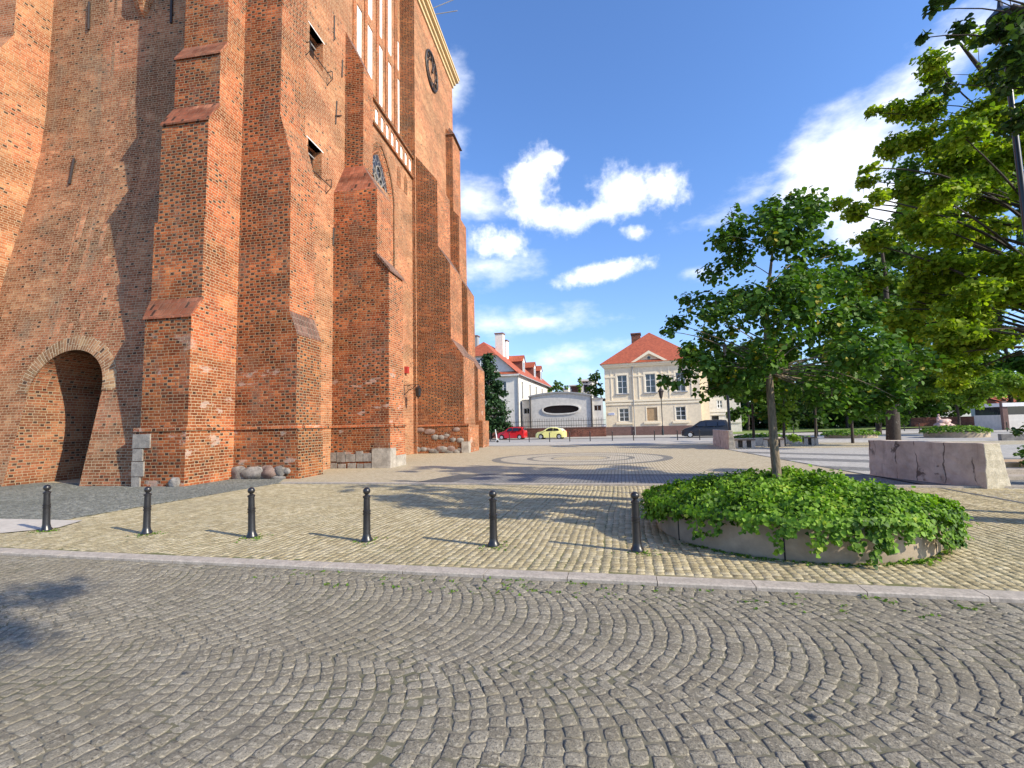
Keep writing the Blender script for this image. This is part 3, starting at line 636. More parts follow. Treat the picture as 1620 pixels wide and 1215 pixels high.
# plain wall between middle buttress and the corner, and corner buttress stepping to the right
prof = [(XS-.2, 0), (-10.30, 0), (-10.34, 1.83), (-10.42, 1.9), (-10.42, 5.25), (-10.75, 6.15), (-10.8, 12.15), (-11.28, 13.9), (-11.30, TOP), (XS-.2, TOP)]
yb2 = float(atX(508, 600, -10.42)[1])
mb = MB(); mb.prism(prof, lambda p, a: (p[0], a, p[1]), YB, yb2)
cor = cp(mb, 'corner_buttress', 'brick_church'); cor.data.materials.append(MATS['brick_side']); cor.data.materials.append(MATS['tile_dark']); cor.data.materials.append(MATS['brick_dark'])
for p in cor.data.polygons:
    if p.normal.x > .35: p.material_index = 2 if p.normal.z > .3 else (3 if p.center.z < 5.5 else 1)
# facade wall with two window openings (plane x = XF)
F0, F1 = yb2-.4, 21.84
def fy(x, y): q = atX(x, y, XF); return q[1]-F0, q[2]
def rect(a, b_, c, d): return a, b_, c, d
u0, _ = fy(490, 40); u1, _ = fy(511, 75); _, t1 = fy(500, 52); _, b1 = fy(500, 100); _, t2 = fy(498, 229); _, b2 = fy(498, 278)
mb = MB(); HW = [(u0, u1, b1, t1), (u0, u1, b2, t2)]
panel(mb, (0, 1, 0), (0, 0, 1), (1, 0, 0), F1-F0, TOP, HW, .45, (XF, F0, 0))
mb.add([(XF, F0, TOP), (XF, F1, TOP), (XF-6, F1, TOP), (XF-6, F0, TOP)], [(0, 1, 2, 3)])
fac = cp(mb, 'facade_wall', 'brick_facade', fix=False)
for (a, b_, c, d) in HW:
    m_ = MB(); m_.box(XF-.5, XF-.44, F0+a, F0+b_, c, d); wn_ = cp(m_, 'window', 'dark_glass')
    m_ = MB(); m_.box(XF-.42, XF-.36, F0+a, F0+b_, d-.30, d-.25); m_.box(XF-.42, XF-.36, F0+a, F0+b_, c+.02, c+.1); m_.box(XF-.42, XF-.36, F0+(a+b_)/2-.03, F0+(a+b_)/2+.03, c, d); f_ = cp(m_, 'frame', 'lead_grey'); f_.parent = wn_
    m_ = MB(); m_.box(XF-.3, XF+.012, F0+a-.12, F0+b_+.12, d, d+.04); f_ = cp(m_, 'lintel', 'white_plaster'); f_.parent = wn_
    m_ = MB(); e0, e1 = F0+a-.35, F0+b_+.35
    m_.tube([(XF, e0, c+.25), (XF+.28, e0, c+.25), (XF+.28, e0, c-.12), (XF+.28, e1, c-.12), (XF+.28, e1, c+.25), (XF, e1, c+.25)], .022, 5); m_.tube([(XF, e0, c-.4), (XF+.28, e0, c-.12)], .018, 5); m_.tube([(XF, e1, c-.4), (XF+.28, e1, c-.12)], .018, 5); m_.tube([(XF, e1, c-.4), (XF, e1, c+.0)], .018, 5)
    f_ = cp(m_, 'snow_guard', 'rust_iron'); f_.parent = wn_
for (xa_, ya_, xb_, yb_) in [(529, 25, 529, 63), (533, 160, 531, 196), (528, 360, 527, 388), (542, 95, 541, 122)]:
    anchor(atX(xa_, ya_, XF+.03), atX(xb_, yb_, XF+.03), .035)
anchor(atX(531, 183, XF+.05), atX(540, 183, XF+.05), .03)
# second right-hand buttress
yc0 = 20.2; yc2 = float(atX(637.5, 620, -8.68)[1]); y3 = float(atX(545.5, 230, XF)[1]); x3 = float(atY(575, 180, y3)[0]); y4 = float(atX(590, 150, x3)[1])
mb = MB()
mb.box(XF-1.2, -8.60, yc0-.05, yc2+.04, 0, 1.83); mb.box(XF-1.2, -8.68, yc0, yc2, 1.83, 8.95)
mb.add([(-8.68, yc0, 8.95), (-8.68, yc2, 8.95), (-9.2, yc2, 9.7), (-9.2, yc0, 9.7), (XF, yc0, 8.95), (XF, yc0, 9.7)], [(0, 1, 2, 3), (4, 0, 3, 5)])
mb.box(XF-1.2, -9.25, yc0, yc2, 9.7, 12.85)
ztop3 = float(atY(575, 105, y3)[2]); ztt = float(atY(545, 50, y3)[2]); zr = float(atY(575, 262, y3)[2])
mb.add([(XF-1.2, yc0, 12.85), (-9.25, yc0, 12.85), (-9.25, yc2, 12.85), (XF-1.2, y3, zr), (x3, y3, zr), (x3, yc2, zr)], [(0, 1, 4, 3), (1, 2, 5, 4)])
mb.box(XF-1.2, x3, y3, y4, zr, ztop3)
mb.add([(x3, y3, ztop3), (x3, y4, ztop3), (XF, y4, ztt), (XF, y3, ztt)], [(0, 1, 2, 3), (0, 3, 3, 0)][:1]); mb.add([(x3, y3, ztop3), (XF, y3, ztt), (XF, y3, ztop3)], [(0, 1, 2)])
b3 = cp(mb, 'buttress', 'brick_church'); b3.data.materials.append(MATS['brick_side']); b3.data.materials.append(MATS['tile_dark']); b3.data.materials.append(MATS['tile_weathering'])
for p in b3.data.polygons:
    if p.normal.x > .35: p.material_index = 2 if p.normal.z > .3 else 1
    elif p.normal.z > .3 and p.normal.y < -.3: p.material_index = 3
m_ = MB(); m_.add([(-8.60, yc0-.08, 8.85), (-8.60, yc2+.05, 8.85), (-8.60, yc2+.05, 8.97), (-8.60, yc0-.08, 8.97), (-9.25, yc0-.08, 9.75), (-9.25, yc2+.05, 9.75), (-9.25, yc0-.08, 9.6), (-9.25, yc2+.05, 9.6)], [(0, 1, 2, 3), (3, 2, 5, 4), (0, 3, 4, 6), (1, 7, 5, 2), (0, 6, 7, 1)]); f_ = cp(m_, 'weathering', 'tile_dark'); f_.parent = b3
# central bay: lower wall, pointed portal window, arcade frieze, tall plaster niches, tower corner
XB1, XB2, YT = XF-.22, XF-1.1, 31.1
def by(x, y, X): q = atX(x, y, X); return float(q[1]), float(q[2])
zf = [by(622, 204.5, XB1)[1], by(622, 239.5, XB1)[1]]           # frieze: top and bottom line
pr, _ = by(622, 400, XB1); pa, zap = by(604, 234, XB1); pc = pa-.15; hwid = pr-pc
_, zsill = by(600, 290, XB1)
mb = MB()
# lower wall with a pointed opening
def ogive(h, n=14):                           # pointed arch outline from right spring to left spring
    R_ = 2*h*.92; out = []; th1 = math.acos((R_-h)/R_)
    for i in range(n+1):
        th = th1*i/n; out.append((-(R_-h)+R_*cos(th), R_*sin(th)))
    return out+[(-a, b_) for a, b_ in out[-2::-1]]
og = ogive(hwid); zspr = zap-max(b_ for a, b_ in og)
ou = [(pc+a, zspr+b_) for a, b_ in og][::-1]     # left to right
YL = 21.84
mb.add([(XB1, YL, 0), (XB1, pc-hwid, 0), (XB1, pc-hwid, zf[1]), (XB1, YL, zf[1])], [(0, 1, 2, 3)])
mb.add([(XB1, pc+hwid, 0), (XB1, YT+.3, 0), (XB1, YT+.3, zf[1]), (XB1, pc+hwid, zf[1])], [(0, 1, 2, 3)])
for (a, za), (b_, zb) in zip(ou, ou[1:]): mb.add([(XB1, a, za), (XB1, b_, zb), (XB1, b_, zf[1]), (XB1, a, zf[1])], [(0, 1, 2, 3)])
# upper wall with stepped tall niches
NI = [(565, 573, 4, 70, 0), (582, 590, 40, 101, 0), (600, 606, 71, 174, 0), (614.5, 620, 96, 200, 0), (628, 633, 121, 218, 0), (640, 644, 145, 235, 0),
      (583, 590, -60, 27, 1), (601, 605.5, -40, 56, 1), (614, 620, -20, 83, 1), (628, 632, 62, 109, 1), (565, 573, -90, -12, 1)]
holes = []
zl_top = by(616, 98, XB2)[1]; zu_bot = by(616, 84, XB2)[1]; zl_bot = zf[0]+.12; US = YL
for (xa_, xb_, ya_, yb_, k_) in NI:
    c0, _ = by(xa_, (ya_+yb_)/2, XB2); c1, _ = by(xb_, (ya_+yb_)/2, XB2)
    if k_ == 0: holes.append((c0-US, c1-US, zl_bot+.25, zl_top))
    else: holes.append((c0-US, c1-US, zu_bot, by(630, 64, XB2)[1] if xa_ == 628 else TOP-1.5))
panel(mb, (0, 1, 0), (0, 0, 1), (1, 0, 0), YT-US, TOP, [h for h in holes], .06, (XB2, US, 0))
# frieze band
mb.add([(XB1, YL, zf[0]), (XB1, YT, zf[0]), (XB2, YT, zf[0]+.5), (XB2, YL, zf[0]+.5)], [(0, 1, 2, 3)])
bay = cp(mb, 'facade_wall', 'brick_facade', fix=False)
fr_h = zf[0]-zf[1]; mb = MB(); FR = []
nfr = 9; wfr = (YT-24.2)/nfr
for i in range(nfr): FR.append((24.2-YL+wfr*(i+.25), 24.2-YL+wfr*(i+.78), .12, fr_h*.8))
panel(mb, (0, 1, 0), (0, 0, 1), (1, 0, 0), YT-YL, fr_h, FR, .06, (XB1, YL, zf[1])); cp(mb, 'arcade_frieze', 'brick_facade', fix=False)
for z_ in zf:
    m_ = MB(); m_.box(XB1, XB1+.14, YL, YT, z_-.09, z_+.09); cp(m_, 'string_course', 'brick_dark')
for (a, b_, c, d) in FR:
    m_ = MB(); pts = [(a, c), (b_, c), (b_, d-.22)]+[((a+b_)/2+(b_-a)/2*cos(pi*j/8), d-.22+.22*sin(pi*j/8)) for j in range(1, 8)]+[(a, d-.22)]
    m_.add([(XB1-.05, YL+p[0], zf[1]+p[1]) for p in pts], [tuple(range(len(pts)))]); cp(m_, 'blind_niche', 'white_plaster', fix=False)
    m_ = None
for (a, b_, c, d) in holes:
    m_ = MB(); m_.add([(XB2-.05, US+a, c), (XB2-.05, US+b_, c), (XB2-.05, US+b_, d), (XB2-.05, US+a, d)], [(0, 1, 2, 3)]); cp(m_, 'blind_niche', 'white_plaster', fix=False)
# thin shafts between the tall niches
ys = sorted({round(h[0], 2) for h in holes})
for a in ys+[YT-US-.3]:
    for dd in (.34, .48):
        m_ = MB(); m_.tube([(XB2+.05, US+a-dd, zf[0]+.4), (XB2+.05, US+a-dd, TOP-1.5)], .05, 6); cp(m_, 'shaft', 'brick_side')
# portal: three receding orders, tracery window, infill
cuts = [(1.0, 0.0), (.96, .03), (.93, .08), (.89, .10), (.86, .16), (.84, .2)]
def ring_pts(sc): return [(pc+hwid*sc, 0.0)]+[(pc+a*sc, zspr+b_*sc) for a, b_ in og]+[(pc-hwid*sc, 0.0)]
mb = MB()
for (s0, d0), (s1, d1) in zip(cuts, cuts[1:]):
    A_, B_ = ring_pts(s0), ring_pts(s1)
    for i in range(len(A_)-1):
        mb.add([(XB1-d0, *A_[i]), (XB1-d0, *A_[i+1]), (XB1-d1, *B_[i+1]), (XB1-d1, *B_[i])], [(0, 1, 2, 3)])
cp(mb, 'portal_moulding', 'brick_side')
mb = MB(); A_, B_ = ring_pts(1.10), ring_pts(1.0)
for i in range(len(A_)-1): mb.add([(XB1+.05, *A_[i]), (XB1+.05, *A_[i+1]), (XB1+.05, *B_[i+1]), (XB1+.05, *B_[i])], [(0, 1, 2, 3)]); mb.add([(XB1+.05, *A_[i]), (XB1+.05, *A_[i+1]), (XB1, *A_[i+1]), (XB1, *A_[i])], [(0, 1, 2, 3)])
cp(mb, 'portal_hood', 'brick_dark')
A_ = ring_pts(.84); m_ = MB(); m_.add([(XB1-.19, *p) for p in A_], [tuple(range(len(A_)))]); win = cp(m_, 'tracery_window', 'tracery_glass')
m_ = MB(); hh = hwid*.84
for k_ in (-.5, 0, .5): m_.tube([(XB1-.15, pc+hh*k_, zsill), (XB1-.15, pc+hh*k_, zspr+.6)], .05, 6)
for (oy, oz, rr) in [(-.2, .9, .3), (.2, .9, .3), (-.45, .55, .42), (.45, .55, .42), (0, 1.35, .45), (-.45, -.6, .4), (.45, -.6, .4), (0, .0, .3), (-.42, -1.6, .4), (.42, -1.6, .4)]:
    m_.tube([(XB1-.15, pc+oy*hh+rr*.8*cos(2*pi*j/12), zspr+oz+rr*.9*sin(2*pi*j/12)) for j in range(13)], .04, 5)
f_ = cp(m_, 'tracery', 'ashlar_dark'); f_.parent = win
m_ = MB(); m_.box(XB1-.3, XB1-.10, pc-hh, pc+hh, 0, zsill); m_.add([(XB1-.10, pc-hh, zsill), (XB1-.10, pc+hh, zsill), (XB1-.2, pc+hh, zsill+.2), (XB1-.2, pc-hh, zsill+.2)], [(0, 1, 2, 3)]); cp(m_, 'portal_infill', 'brick_facade')
for (xa_, xb_, ya_, yb_) in [(628, 633.5, 264, 297), (639, 644, 277, 308)]:
    c0, z0 = by(xa_, yb_-5, XB1); c1, z1 = by(xb_, ya_+2, XB1); m_ = MB(); ww = (c1-c0)/2
    m_.prism([(c0, z0), (c1, z0), (c1, z1-.4), ((c0+c1)/2, z1), (c0, z1-.4)], lambda p, a: (a, p[0], p[1]), XB1, XB1+.02); cp(m_, 'blind_lancet', 'brick_dark')
# tower block: near flank, right face with clock, cornice
YT2 = 38.95
mb = MB(); mb.box(XF-8, XF, YT, YT2+2.2, 0, TOP); tw = cp(mb, 'tower_wall', 'brick_facade'); tw.data.materials.append(MATS['brick_dark'])
for p in tw.data.polygons:
    if p.normal.y < -.5: p.material_index = 1
mb = MB()
for (d, z0, z1) in [(.12, TOP-1.1, TOP-.75), (.28, TOP-.75, TOP-.4), (.5, TOP-.4, TOP-.12), (.58, TOP-.12, TOP+.05)]: mb.box(XF-8, XF+d, YT-d, YT2+2.2+d, z0, z1)
cp(mb, 'cornice', 'cornice_paint')
cyc, czc = by(682, 113, XF); rcl = (by(691, 140, XF)[0]-by(673, 90, XF)[0])/2
m_ = MB(); m_.tube([(XF+.06, cyc+rcl*cos(2*pi*j/32), czc+rcl*sin(2*pi*j/32)) for j in range(33)], .10, 6); m_.tube([(XF+.06, cyc+rcl*.62*cos(2*pi*j/24), czc+rcl*.62*sin(2*pi*j/24)) for j in range(25)], .04, 5)
for j in range(12):
    a = 2*pi*j/12; m_.tube([(XF+.07, cyc+rcl*.68*cos(a), czc+rcl*.68*sin(a)), (XF+.07, cyc+rcl*.92*cos(a), czc+rcl*.92*sin(a))], .06, 5)
clk = cp(m_, 'clock', 'rust_iron')
for ln, a, r_ in [(.55, radians(62), .07), (.85, radians(100), .05)]:
    m_ = MB(); m_.tube([(XF+.14, cyc-.2*cos(a), czc-.2*sin(a)), (XF+.14, cyc+rcl*ln*cos(a), czc+rcl*ln*sin(a))], r_, 5); f_ = cp(m_, 'clock_hand', 'rust_iron'); f_.parent = clk
m_ = MB(); p0 = np.array([XF-1.2, 37.0, TOP])
m_.tube([p0, p0+(0, 0, 6)], .12, 6); m_.tube([p0+(0, 0, 3.0), p0+(2.6, .3, 4.0)], .04, 5); m_.tube([p0+(0, 0, 2.6), p0+(2.9, 0, 2.6)], .04, 5); cp(m_, 'mast', 'lead_grey')
def lancet(x, y): pass
# the two far buttresses
def buttress(y0, y1, stages, ybk=None):
    """stages (z0, z1, xright) from the bottom; sloped set-offs fill the gaps between stages"""
    mb = MB(); n = len(stages); pts = [(XF-.6, 0)]
    for z0, z1, x in stages: pts += [(x, z0), (x, z1)]
    pts.append((XF-.05, stages[-1][1]+(stages[-1][2]-XF)*1.3)); pts.append((XF-.6, pts[-1][1]))
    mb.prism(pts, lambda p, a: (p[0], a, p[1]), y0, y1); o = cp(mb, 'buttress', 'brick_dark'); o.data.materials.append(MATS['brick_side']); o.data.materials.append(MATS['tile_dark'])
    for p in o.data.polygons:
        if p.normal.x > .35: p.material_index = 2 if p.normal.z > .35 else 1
    return o
YD = 31.25; P = lambda x, y, Y=YD: atY(x, y, Y)
xr = lambda x, y, Y=YD: float(P(x, y, Y)[0]); zr_ = lambda x, y, Y=YD: float(P(x, y, Y)[2])
yd2 = float(atX(752, 650, xr(735, 650))[1])
bd = buttress(YD, yd2, [(0, 1.83, xr(741, 700)), (1.83, zr_(734, 563), xr(734, 620)), (zr_(713, 535), zr_(712, 417), xr(712.5, 480)), (zr_(692, 388), zr_(692, 285), xr(692, 330))])
YE = 38.8
buttress(YE, YE+2.5, [(0, 2.2, xr(764, 700, YE)), (2.2, zr_(757, 583, YE), xr(757, 640, YE)), (zr_(741, 560, YE), zr_(740, 457, YE), xr(740, 500, YE)), (zr_(727, 438, YE), zr_(726, 342, YE), xr(726.5, 390, YE)), (zr_(717, 333, YE), zr_(716, 214, YE), xr(716.5, 270, YE))])
m_ = MB(); xa_, za_ = xr(717.5, 213, YE), zr_(716, 213, YE)
m_.add([(XF, YE-.12, za_), (xa_+.1, YE-.12, za_), (xa_+.1, YE+2.6, za_), (XF, YE+2.6, za_), (XF, YE+1.2, za_+1.5)], [(0, 1, 4), (1, 2, 4), (2, 3, 4), (0, 3, 2, 1)]); cp(m_, 'buttress_cap', 'tile_dark')
# plinth course
for (x0, x1, yf) in [(lefts[0]-.04, XS+.05, 13.80), (XS, -10.33, YB-.05), (XF-.2, -8.57, yc0-.08), (XF-.1, xr(742, 690)+.03, YD-.06)]: pl = MB(); pl.box(x0, x1, yf, yf+.3, 1.80, 1.93); cp(pl, 'plinth_course', 'brick_side')
for (xr0, y0, y1) in [(XS, 13.80, YB), (-10.33, YB, yb2), (-8.57, yc0, yc2+.03), (XF, yb2, yc0)]: pl = MB(); pl.box(xr0-.3, xr0+.05, y0+.3, y1-.002, 1.801, 1.931); cp(pl, 'plinth_course', 'brick_side')

# stones at the foot of the walls
def stones_at(name, mats, lst):
    for i, (x, y, z, r_, sq) in enumerate(lst):
        m_ = MB(); m_.blob((x, y, z), r_, i+len(name), .3, 14, 10, sq); cp(m_, name, mats[i % len(mats)], smooth=True)
stones_at('boulder', ['boulder_grey', 'boulder_grey', 'boulder_pink', 'boulder_grey', 'ashlar_dark'],
          [(-12.6, 15.95, .2, .3, (1, .5, .95)), (-12.0, 15.92, .2, .34, (1.25, .5, .75)), (-11.45, 15.93, .25, .3, (1.1, .5, .8)), (-11.0, 15.95, .29, .22, (1.1, .5, .85)), (-10.72, 15.95, .28, .14, (1, .6, .8)), (-11.2, 15.95, .05, .2, (2.2, .5, .4)), (-13.2, 13.8, .13, .18, (.9, .8, 1))])
bl = MB(); xq = lefts[0]
for (z0, z1, w_, dx_) in [(0, .32, .3, .02), (.33, .82, .42, 0), (.83, 1.24, .36, .02), (1.25, 1.72, .62, 0)]: bl.box(xq-.03+dx_, xq+w_, 13.79, 14.2, z0+.015, z1)
cp(bl, 'corner_stone', 'ashlar_dark')
bl = []
random.seed(3); x = XF-.1
while x < -9.5:
    w_ = random.uniform(.35, .55); bl.append((x, min(x+w_, -9.45), random.uniform(.62, .78))); x += w_
for i, (a, b_, h_) in enumerate(bl):
    m_ = MB(); m_.box(a+.015, b_-.015, yc0-.10, yc0+.2, .02+random.uniform(.22, .3), h_); m_.box(a+.03+random.uniform(-.1, .1), b_, yc0-.09, yc0+.2, 0, random.uniform(.2, .26)); cp(m_, 'base_stone', ['ashlar_dark', 'boulder_grey', 'ashlar_dark'][i % 3])
m_ = MB(); m_.box(-9.43, -8.56, yc0-.11, yc0+.5, 0, .86); cp(m_, 'corner_stone', 'ashlar')
m_ = MB(); m_.box(-8.9, -8.555, yc0+.52, yc2+.05, 0, .5); cp(m_, 'base_stone', 'ashlar')
for i in range(22):
    x = XF+.1+i % 11*.29+random.uniform(-.1, .1); z = (random.uniform(.05, .3) if i < 11 else random.uniform(.5, 1.6))
    if i >= 11 and random.random() < .25: continue
    m_ = MB(); m_.blob((x, YD+.02, z), random.uniform(.16, .28), i, .2, 10, 6, (random.uniform(1, 1.5), .4, random.uniform(.6, .9))); cp(m_, 'base_stone', ['ashlar_dark', 'boulder_grey', 'boulder_pink'][i % 3], smooth=True)
m_ = MB(); q_ = xr(741, 700); m_.box(q_-.45, q_+.03, YD-.08, YD+.5, 0, .75); cp(m_, 'corner_stone', 'ashlar')
# alarm box and wall lantern
y_, z_ = by(641, 585.5, XB1); m_ = MB(); m_.box(XB1, XB1+.22, y_-.16, y_+.16, z_-.22, z_+.22); cp(m_, 'alarm_box', 'red_box')
y_, z_ = by(639, 617, XB1); m_ = MB()
m_.tube([(XB1, y_, z_-.5), (XB1, y_, z_+.35)], .03, 6); m_.tube([(XB1, y_, z_+.3), (XB1+1.0, y_, z_+.32)], .025, 6); m_.tube([(XB1, y_, z_-.35), (XB1+.3, y_, z_-.05), (XB1+.55, y_, z_+.05), (XB1+.8, y_, z_+.3)], .02, 6)
m_.tube([(XB1+.35+.14*cos(j*.6), y_, z_+.14+.14*sin(j*.6)) for j in range(11)], .014, 5); lt = cp(m_, 'lantern_bracket', 'black_iron')
m_ = MB(); c_ = (XB1+.95, y_, 0); m_.lathe([(.02, z_+.32), (.05, z_+.2), (.24, z_+.05), (.22, z_+.02), (.17, z_-.42), (.06, z_-.5), (.03, z_-.6)], c_, 6); f_ = cp(m_, 'lantern', 'black_iron'); f_.parent = lt

# ------------------------------------------------------------------ bollards by the kerb
def ball_bollard():
    t = empty('bollard', (0, 0, 0), 'black', 'bollard')
    m_ = MB(); m_.lathe([(.088, .012), (.085, .035), (.068, .06), (.060, .10), (.056, .12), (.052, .40), (.060, .405), (.060, .425), (.052, .43), (.052, .445), (.060, .45), (.060, .47), (.050, .475), (.047, .655), (.058, .66), (.058, .685), (.030, .70), (.022, .715)], n=20); m_.build('post', 'black_iron', t, smooth=True)
    m_ = MB(); m_.lathe([(.02, .71)]+[(.056*sin(a), .762-.056*cos(a)) for a in np.linspace(.35, pi-.02, 9)], n=20); m_.build('ball', 'black_iron', t, smooth=True)
    return t
bp = [((73, 840.4), (79.4, 772)), ((231.7, 845.3), (233.8, 775.2)), ((398.4, 850.8), (402.9, 776.7)), ((580.2, 857.2), (581, 777.4)), ((780.9, 864.7), (776.4, 782)), ((1008.4, 873), (1003.6, 784.8))]
BL = ['black ball-topped bollard beside the pale concrete path, farthest left of the row', 'black ball-topped bollard in front of the grey stone-cornered buttress, second from left',
      'black ball-topped bollard in front of the boulders at the church foot', 'black ball-topped bollard in front of the second church buttress, fourth from left',
      'black ball-topped bollard standing alone in the middle of the tan setts, fifth from left', 'black ball-topped bollard closest to the round ivy planter']
proto = ball_bollard()
for i, (bq, tq) in enumerate(bp):
    o = proto if i == 0 else copy_tree(proto)
    p = G(*bq); q = atY(tq[0], tq[1], p[1]); o.location = (p[0], p[1], 0.008)
    o.rotation_euler = (0, atan2((q[0]-p[0])*.8, .762), random.uniform(0, 6)); s_ = (q[2])/.762; o.scale = (1, 1, min(1.08, max(.94, s_)))
    tag(o, BL[i], 'bollard', 'ball-topped bollards along the kerb')

# ------------------------------------------------------------------ leaves and trees
LEAF = np.array([(0, 0, 0), (.42, .30, .10), (.40, .66, .08), (0, 1.0, -.04), (-.40, .66, .08), (-.42, .30, .10)]); LEAFF = np.array([(0, 1, 2, 3), (0, 3, 4, 5)])
LEAF_M = np.array([(0, 0, 0), (.52, .10, .08), (.50, .52, .12), (0, 1.05, -.08), (-.50, .52, .12), (-.52, .10, .08)])
def leaves(name, pos, nrm, size, mat, parent, rng, shape=LEAF, droop=.35, rnd=None):
    n = len(pos); nrm = nrm/np.linalg.norm(nrm, axis=1)[:, None]
    d = rng.normal(0, 1, (n, 3)); d[:, 2] -= droop; d -= nrm*(d*nrm).sum(1)[:, None]; d /= np.linalg.norm(d, axis=1)[:, None]
    s = np.cross(d, nrm); sz = size*rng.uniform(.65, 1.25, n)
    V = pos[:, None]+sz[:, None, None]*(shape[None, :, 0:1]*s[:, None]+shape[None, :, 1:2]*d[:, None]+shape[None, :, 2:3]*nrm[:, None])
    F = (LEAFF[None]+(np.arange(n)*6)[:, None, None]).reshape(-1, 4)
    r_ = np.repeat(rng.random(n) if rnd is None else rnd, 2)
    return np_mesh(name, V.reshape(-1, 3), F, mat, parent, r_)
def clump_points(rng, clumps, dens, size):
    """leaf positions in ragged clumps; clumps (x,y,z,r,flat)"""
    P_, N_, R_ = [], [], []
    for (x, y, z, r, fl) in clumps:
        n = max(6, int(dens*r*r/(size*size)*rng.uniform(.75, 1.2)))
        d = rng.normal(0, 1, (n, 3)); d /= np.linalg.norm(d, axis=1)[:, None]
        k_ = 1+.28*np.sin(3*d[:, 0]+x*5)*np.cos(4*d[:, 1]+y*3)+.22*np.sin(6*d[:, 2]+z*4+5*d[:, 0])
        rad = rng.random(n)**.42*k_*r
        p = d*rad[:, None]; p[:, 2] *= fl; P_.append(p+(x, y, z))
        nn = d*.55+rng.normal(0, .55, (n, 3)); nn[:, 2] += .75; N_.append(nn); R_.append(np.clip(rng.normal(rng.uniform(.3, .6), .24, n), 0, 1))
    return np.concatenate(P_), np.concatenate(N_), np.concatenate(R_)
def limb(mb, p0, p1, r0, r1, rng, sag=.0, n=6):
    p0, p1 = np.array(p0, float), np.array(p1, float); L = np.linalg.norm(p1-p0); pts = []
    w_ = rng.normal(0, .05*L, 3)
    for i in range(n+1):
        f = i/n; pts.append(p0+(p1-p0)*f+w_*sin(pi*f)+np.array([0, 0, sag*L*sin(pi*f)]))
    mb.tube(pts, [r0+(r1-r0)*(i/n) for i in range(n+1)], 7); return pts
def tree(name, label, cat, base, trunk, rads, clumps, dens, size, mat, barkm, seed, group=None, shape=LEAF, twigs=True, droop=.35, branch_from=.3, lr=.38, limbs=None, tw=1.0):
    """trunk: world points from base upward; clumps in world space"""
    rng = np.random.default_rng(seed); t = empty(name, base, label, cat, group); B = np.array(base, float)
    mb = MB(); mb.tube(trunk, rads, 10); T = np.array(trunk); k0 = max(1, int(len(T)*branch_from)); ends = []
    Tp = []; Tr = []
    for i in range(len(T)-1):
        for f in (0, .25, .5, .75): Tp.append(T[i]*(1-f)+T[i+1]*f); Tr.append(rads[i]*(1-f)+rads[i+1]*f)
    Tp.append(T[-1]); Tr.append(rads[-1]); Tp = np.array(Tp); Tr = np.array(Tr); lo = int(len(Tp)*branch_from)
    for c in (limbs or clumps):
        cpos = np.array(c[:3]); rel = cpos-Tp[lo:]; hd = np.hypot(rel[:, 0], rel[:, 1])
        cost = np.abs(rel[:, 2]-hd*.55)+hd*.15; j = lo+int(np.argmin(cost)); r0 = min(Tr[j]*.5, .006*np.linalg.norm(cpos-Tp[j])+lr*.25*Tr[j])
        limb(mb, Tp[j], cpos, r0, max(.004, r0*.25), rng, .06)
    if limbs and twigs:
        LB = np.array([l_[:3] for l_ in limbs])
        for c in clumps:
            cpos = np.array(c[:3]); a_ = LB[int(np.argmin(((LB-cpos)**2).sum(1)))]
            mb.tube([a_, (a_+cpos)/2+rng.normal(0, .12, 3)*c[3], cpos+rng.normal(0, .5, 3)*c[3]], [.006*tw, .005*tw, .002*tw], 5)
    mb.build('trunk', barkm, t, B, smooth=True)
    p, n, r_ = clump_points(rng, clumps, dens, size)
    leaves('crown', p-B, n, size, mat, t, rng, shape, droop, r_); return t
def C(px, py, Y, rpx, fl=.8, dy=0): 
    p = atY(px, py, Y); q = atY(px+rpx, py, Y); return (p[0], p[1]+dy, p[2], abs(q[0]-p[0]), fl)
def expand(lst, rng, k_=3, spread=.75, shrink=.52):
    out = []
    for (x, y, z, r, f) in lst:
        for _ in range(k_):
            d = rng.normal(0, 1, 3); d /= np.linalg.norm(d); d *= r*spread*rng.random()**.5; out.append((x+d[0], y+d[1], z+d[2]*f, r*shrink*rng.uniform(.75, 1.2), f))
    return out

# round planter with ivy and the young linden in it
PC = np.array([2.92, 8.12]); PR = 1.84; PH = .50
pt = empty('round_planter', (PC[0], PC[1], 0), 'low round concrete planter overflowing with bright green ivy, nearest the camera', 'planter')
mb = MB(); n = 96; ring_ = []
for i in range(n):
    a = 2*pi*i/n; ring_.append((cos(a), sin(a)))
prof = [(PR-.02, .0), (PR, .03), (PR, PH-.03), (PR-.02, PH), (PR-.16, PH), (PR-.16, .2)]
mb.add([(r_*c_, r_*s_, z) for r_, z in prof for c_, s_ in ring_], [(i*n+j, i*n+(j+1) % n, (i+1)*n+(j+1) % n, (i+1)*n+j) for i in range(len(prof)-1) for j in range(n)])
mb.build('planter_wall', 'planter_concrete', pt, smooth=True)
mb = MB()
for a in (radians(-156), radians(-110), radians(-48), radians(20), radians(75), radians(130)):
    mb.obox((PR*cos(a), PR*sin(a)), (-sin(a), cos(a)), (cos(a), sin(a)), .009, .004, .0, PH-.01)
o = mb.build('wall_joint', 'under_black', pt); o['kind'] = 'stuff'
mb = MB(); mb.add([((PR-.15)*c_, (PR-.15)*s_, .42) for c_, s_ in ring_], [tuple(range(n))]); mb.build('soil', 'soil', pt)
rng = np.random.default_rng(11)
def ivh(x, y):                                # height of the ivy cushion over the planter
    r_ = np.hypot(x, y)/PR; b_ = .06*np.sin(2.1*x+1)*np.cos(1.7*y)+.04*np.sin(5*x+2*y)+.03*np.sin(9*y-4*x)
    return .45+.28*np.clip(1-r_**2.2, 0, 1)**.8+b_*np.clip(1.2-r_, 0, 1)
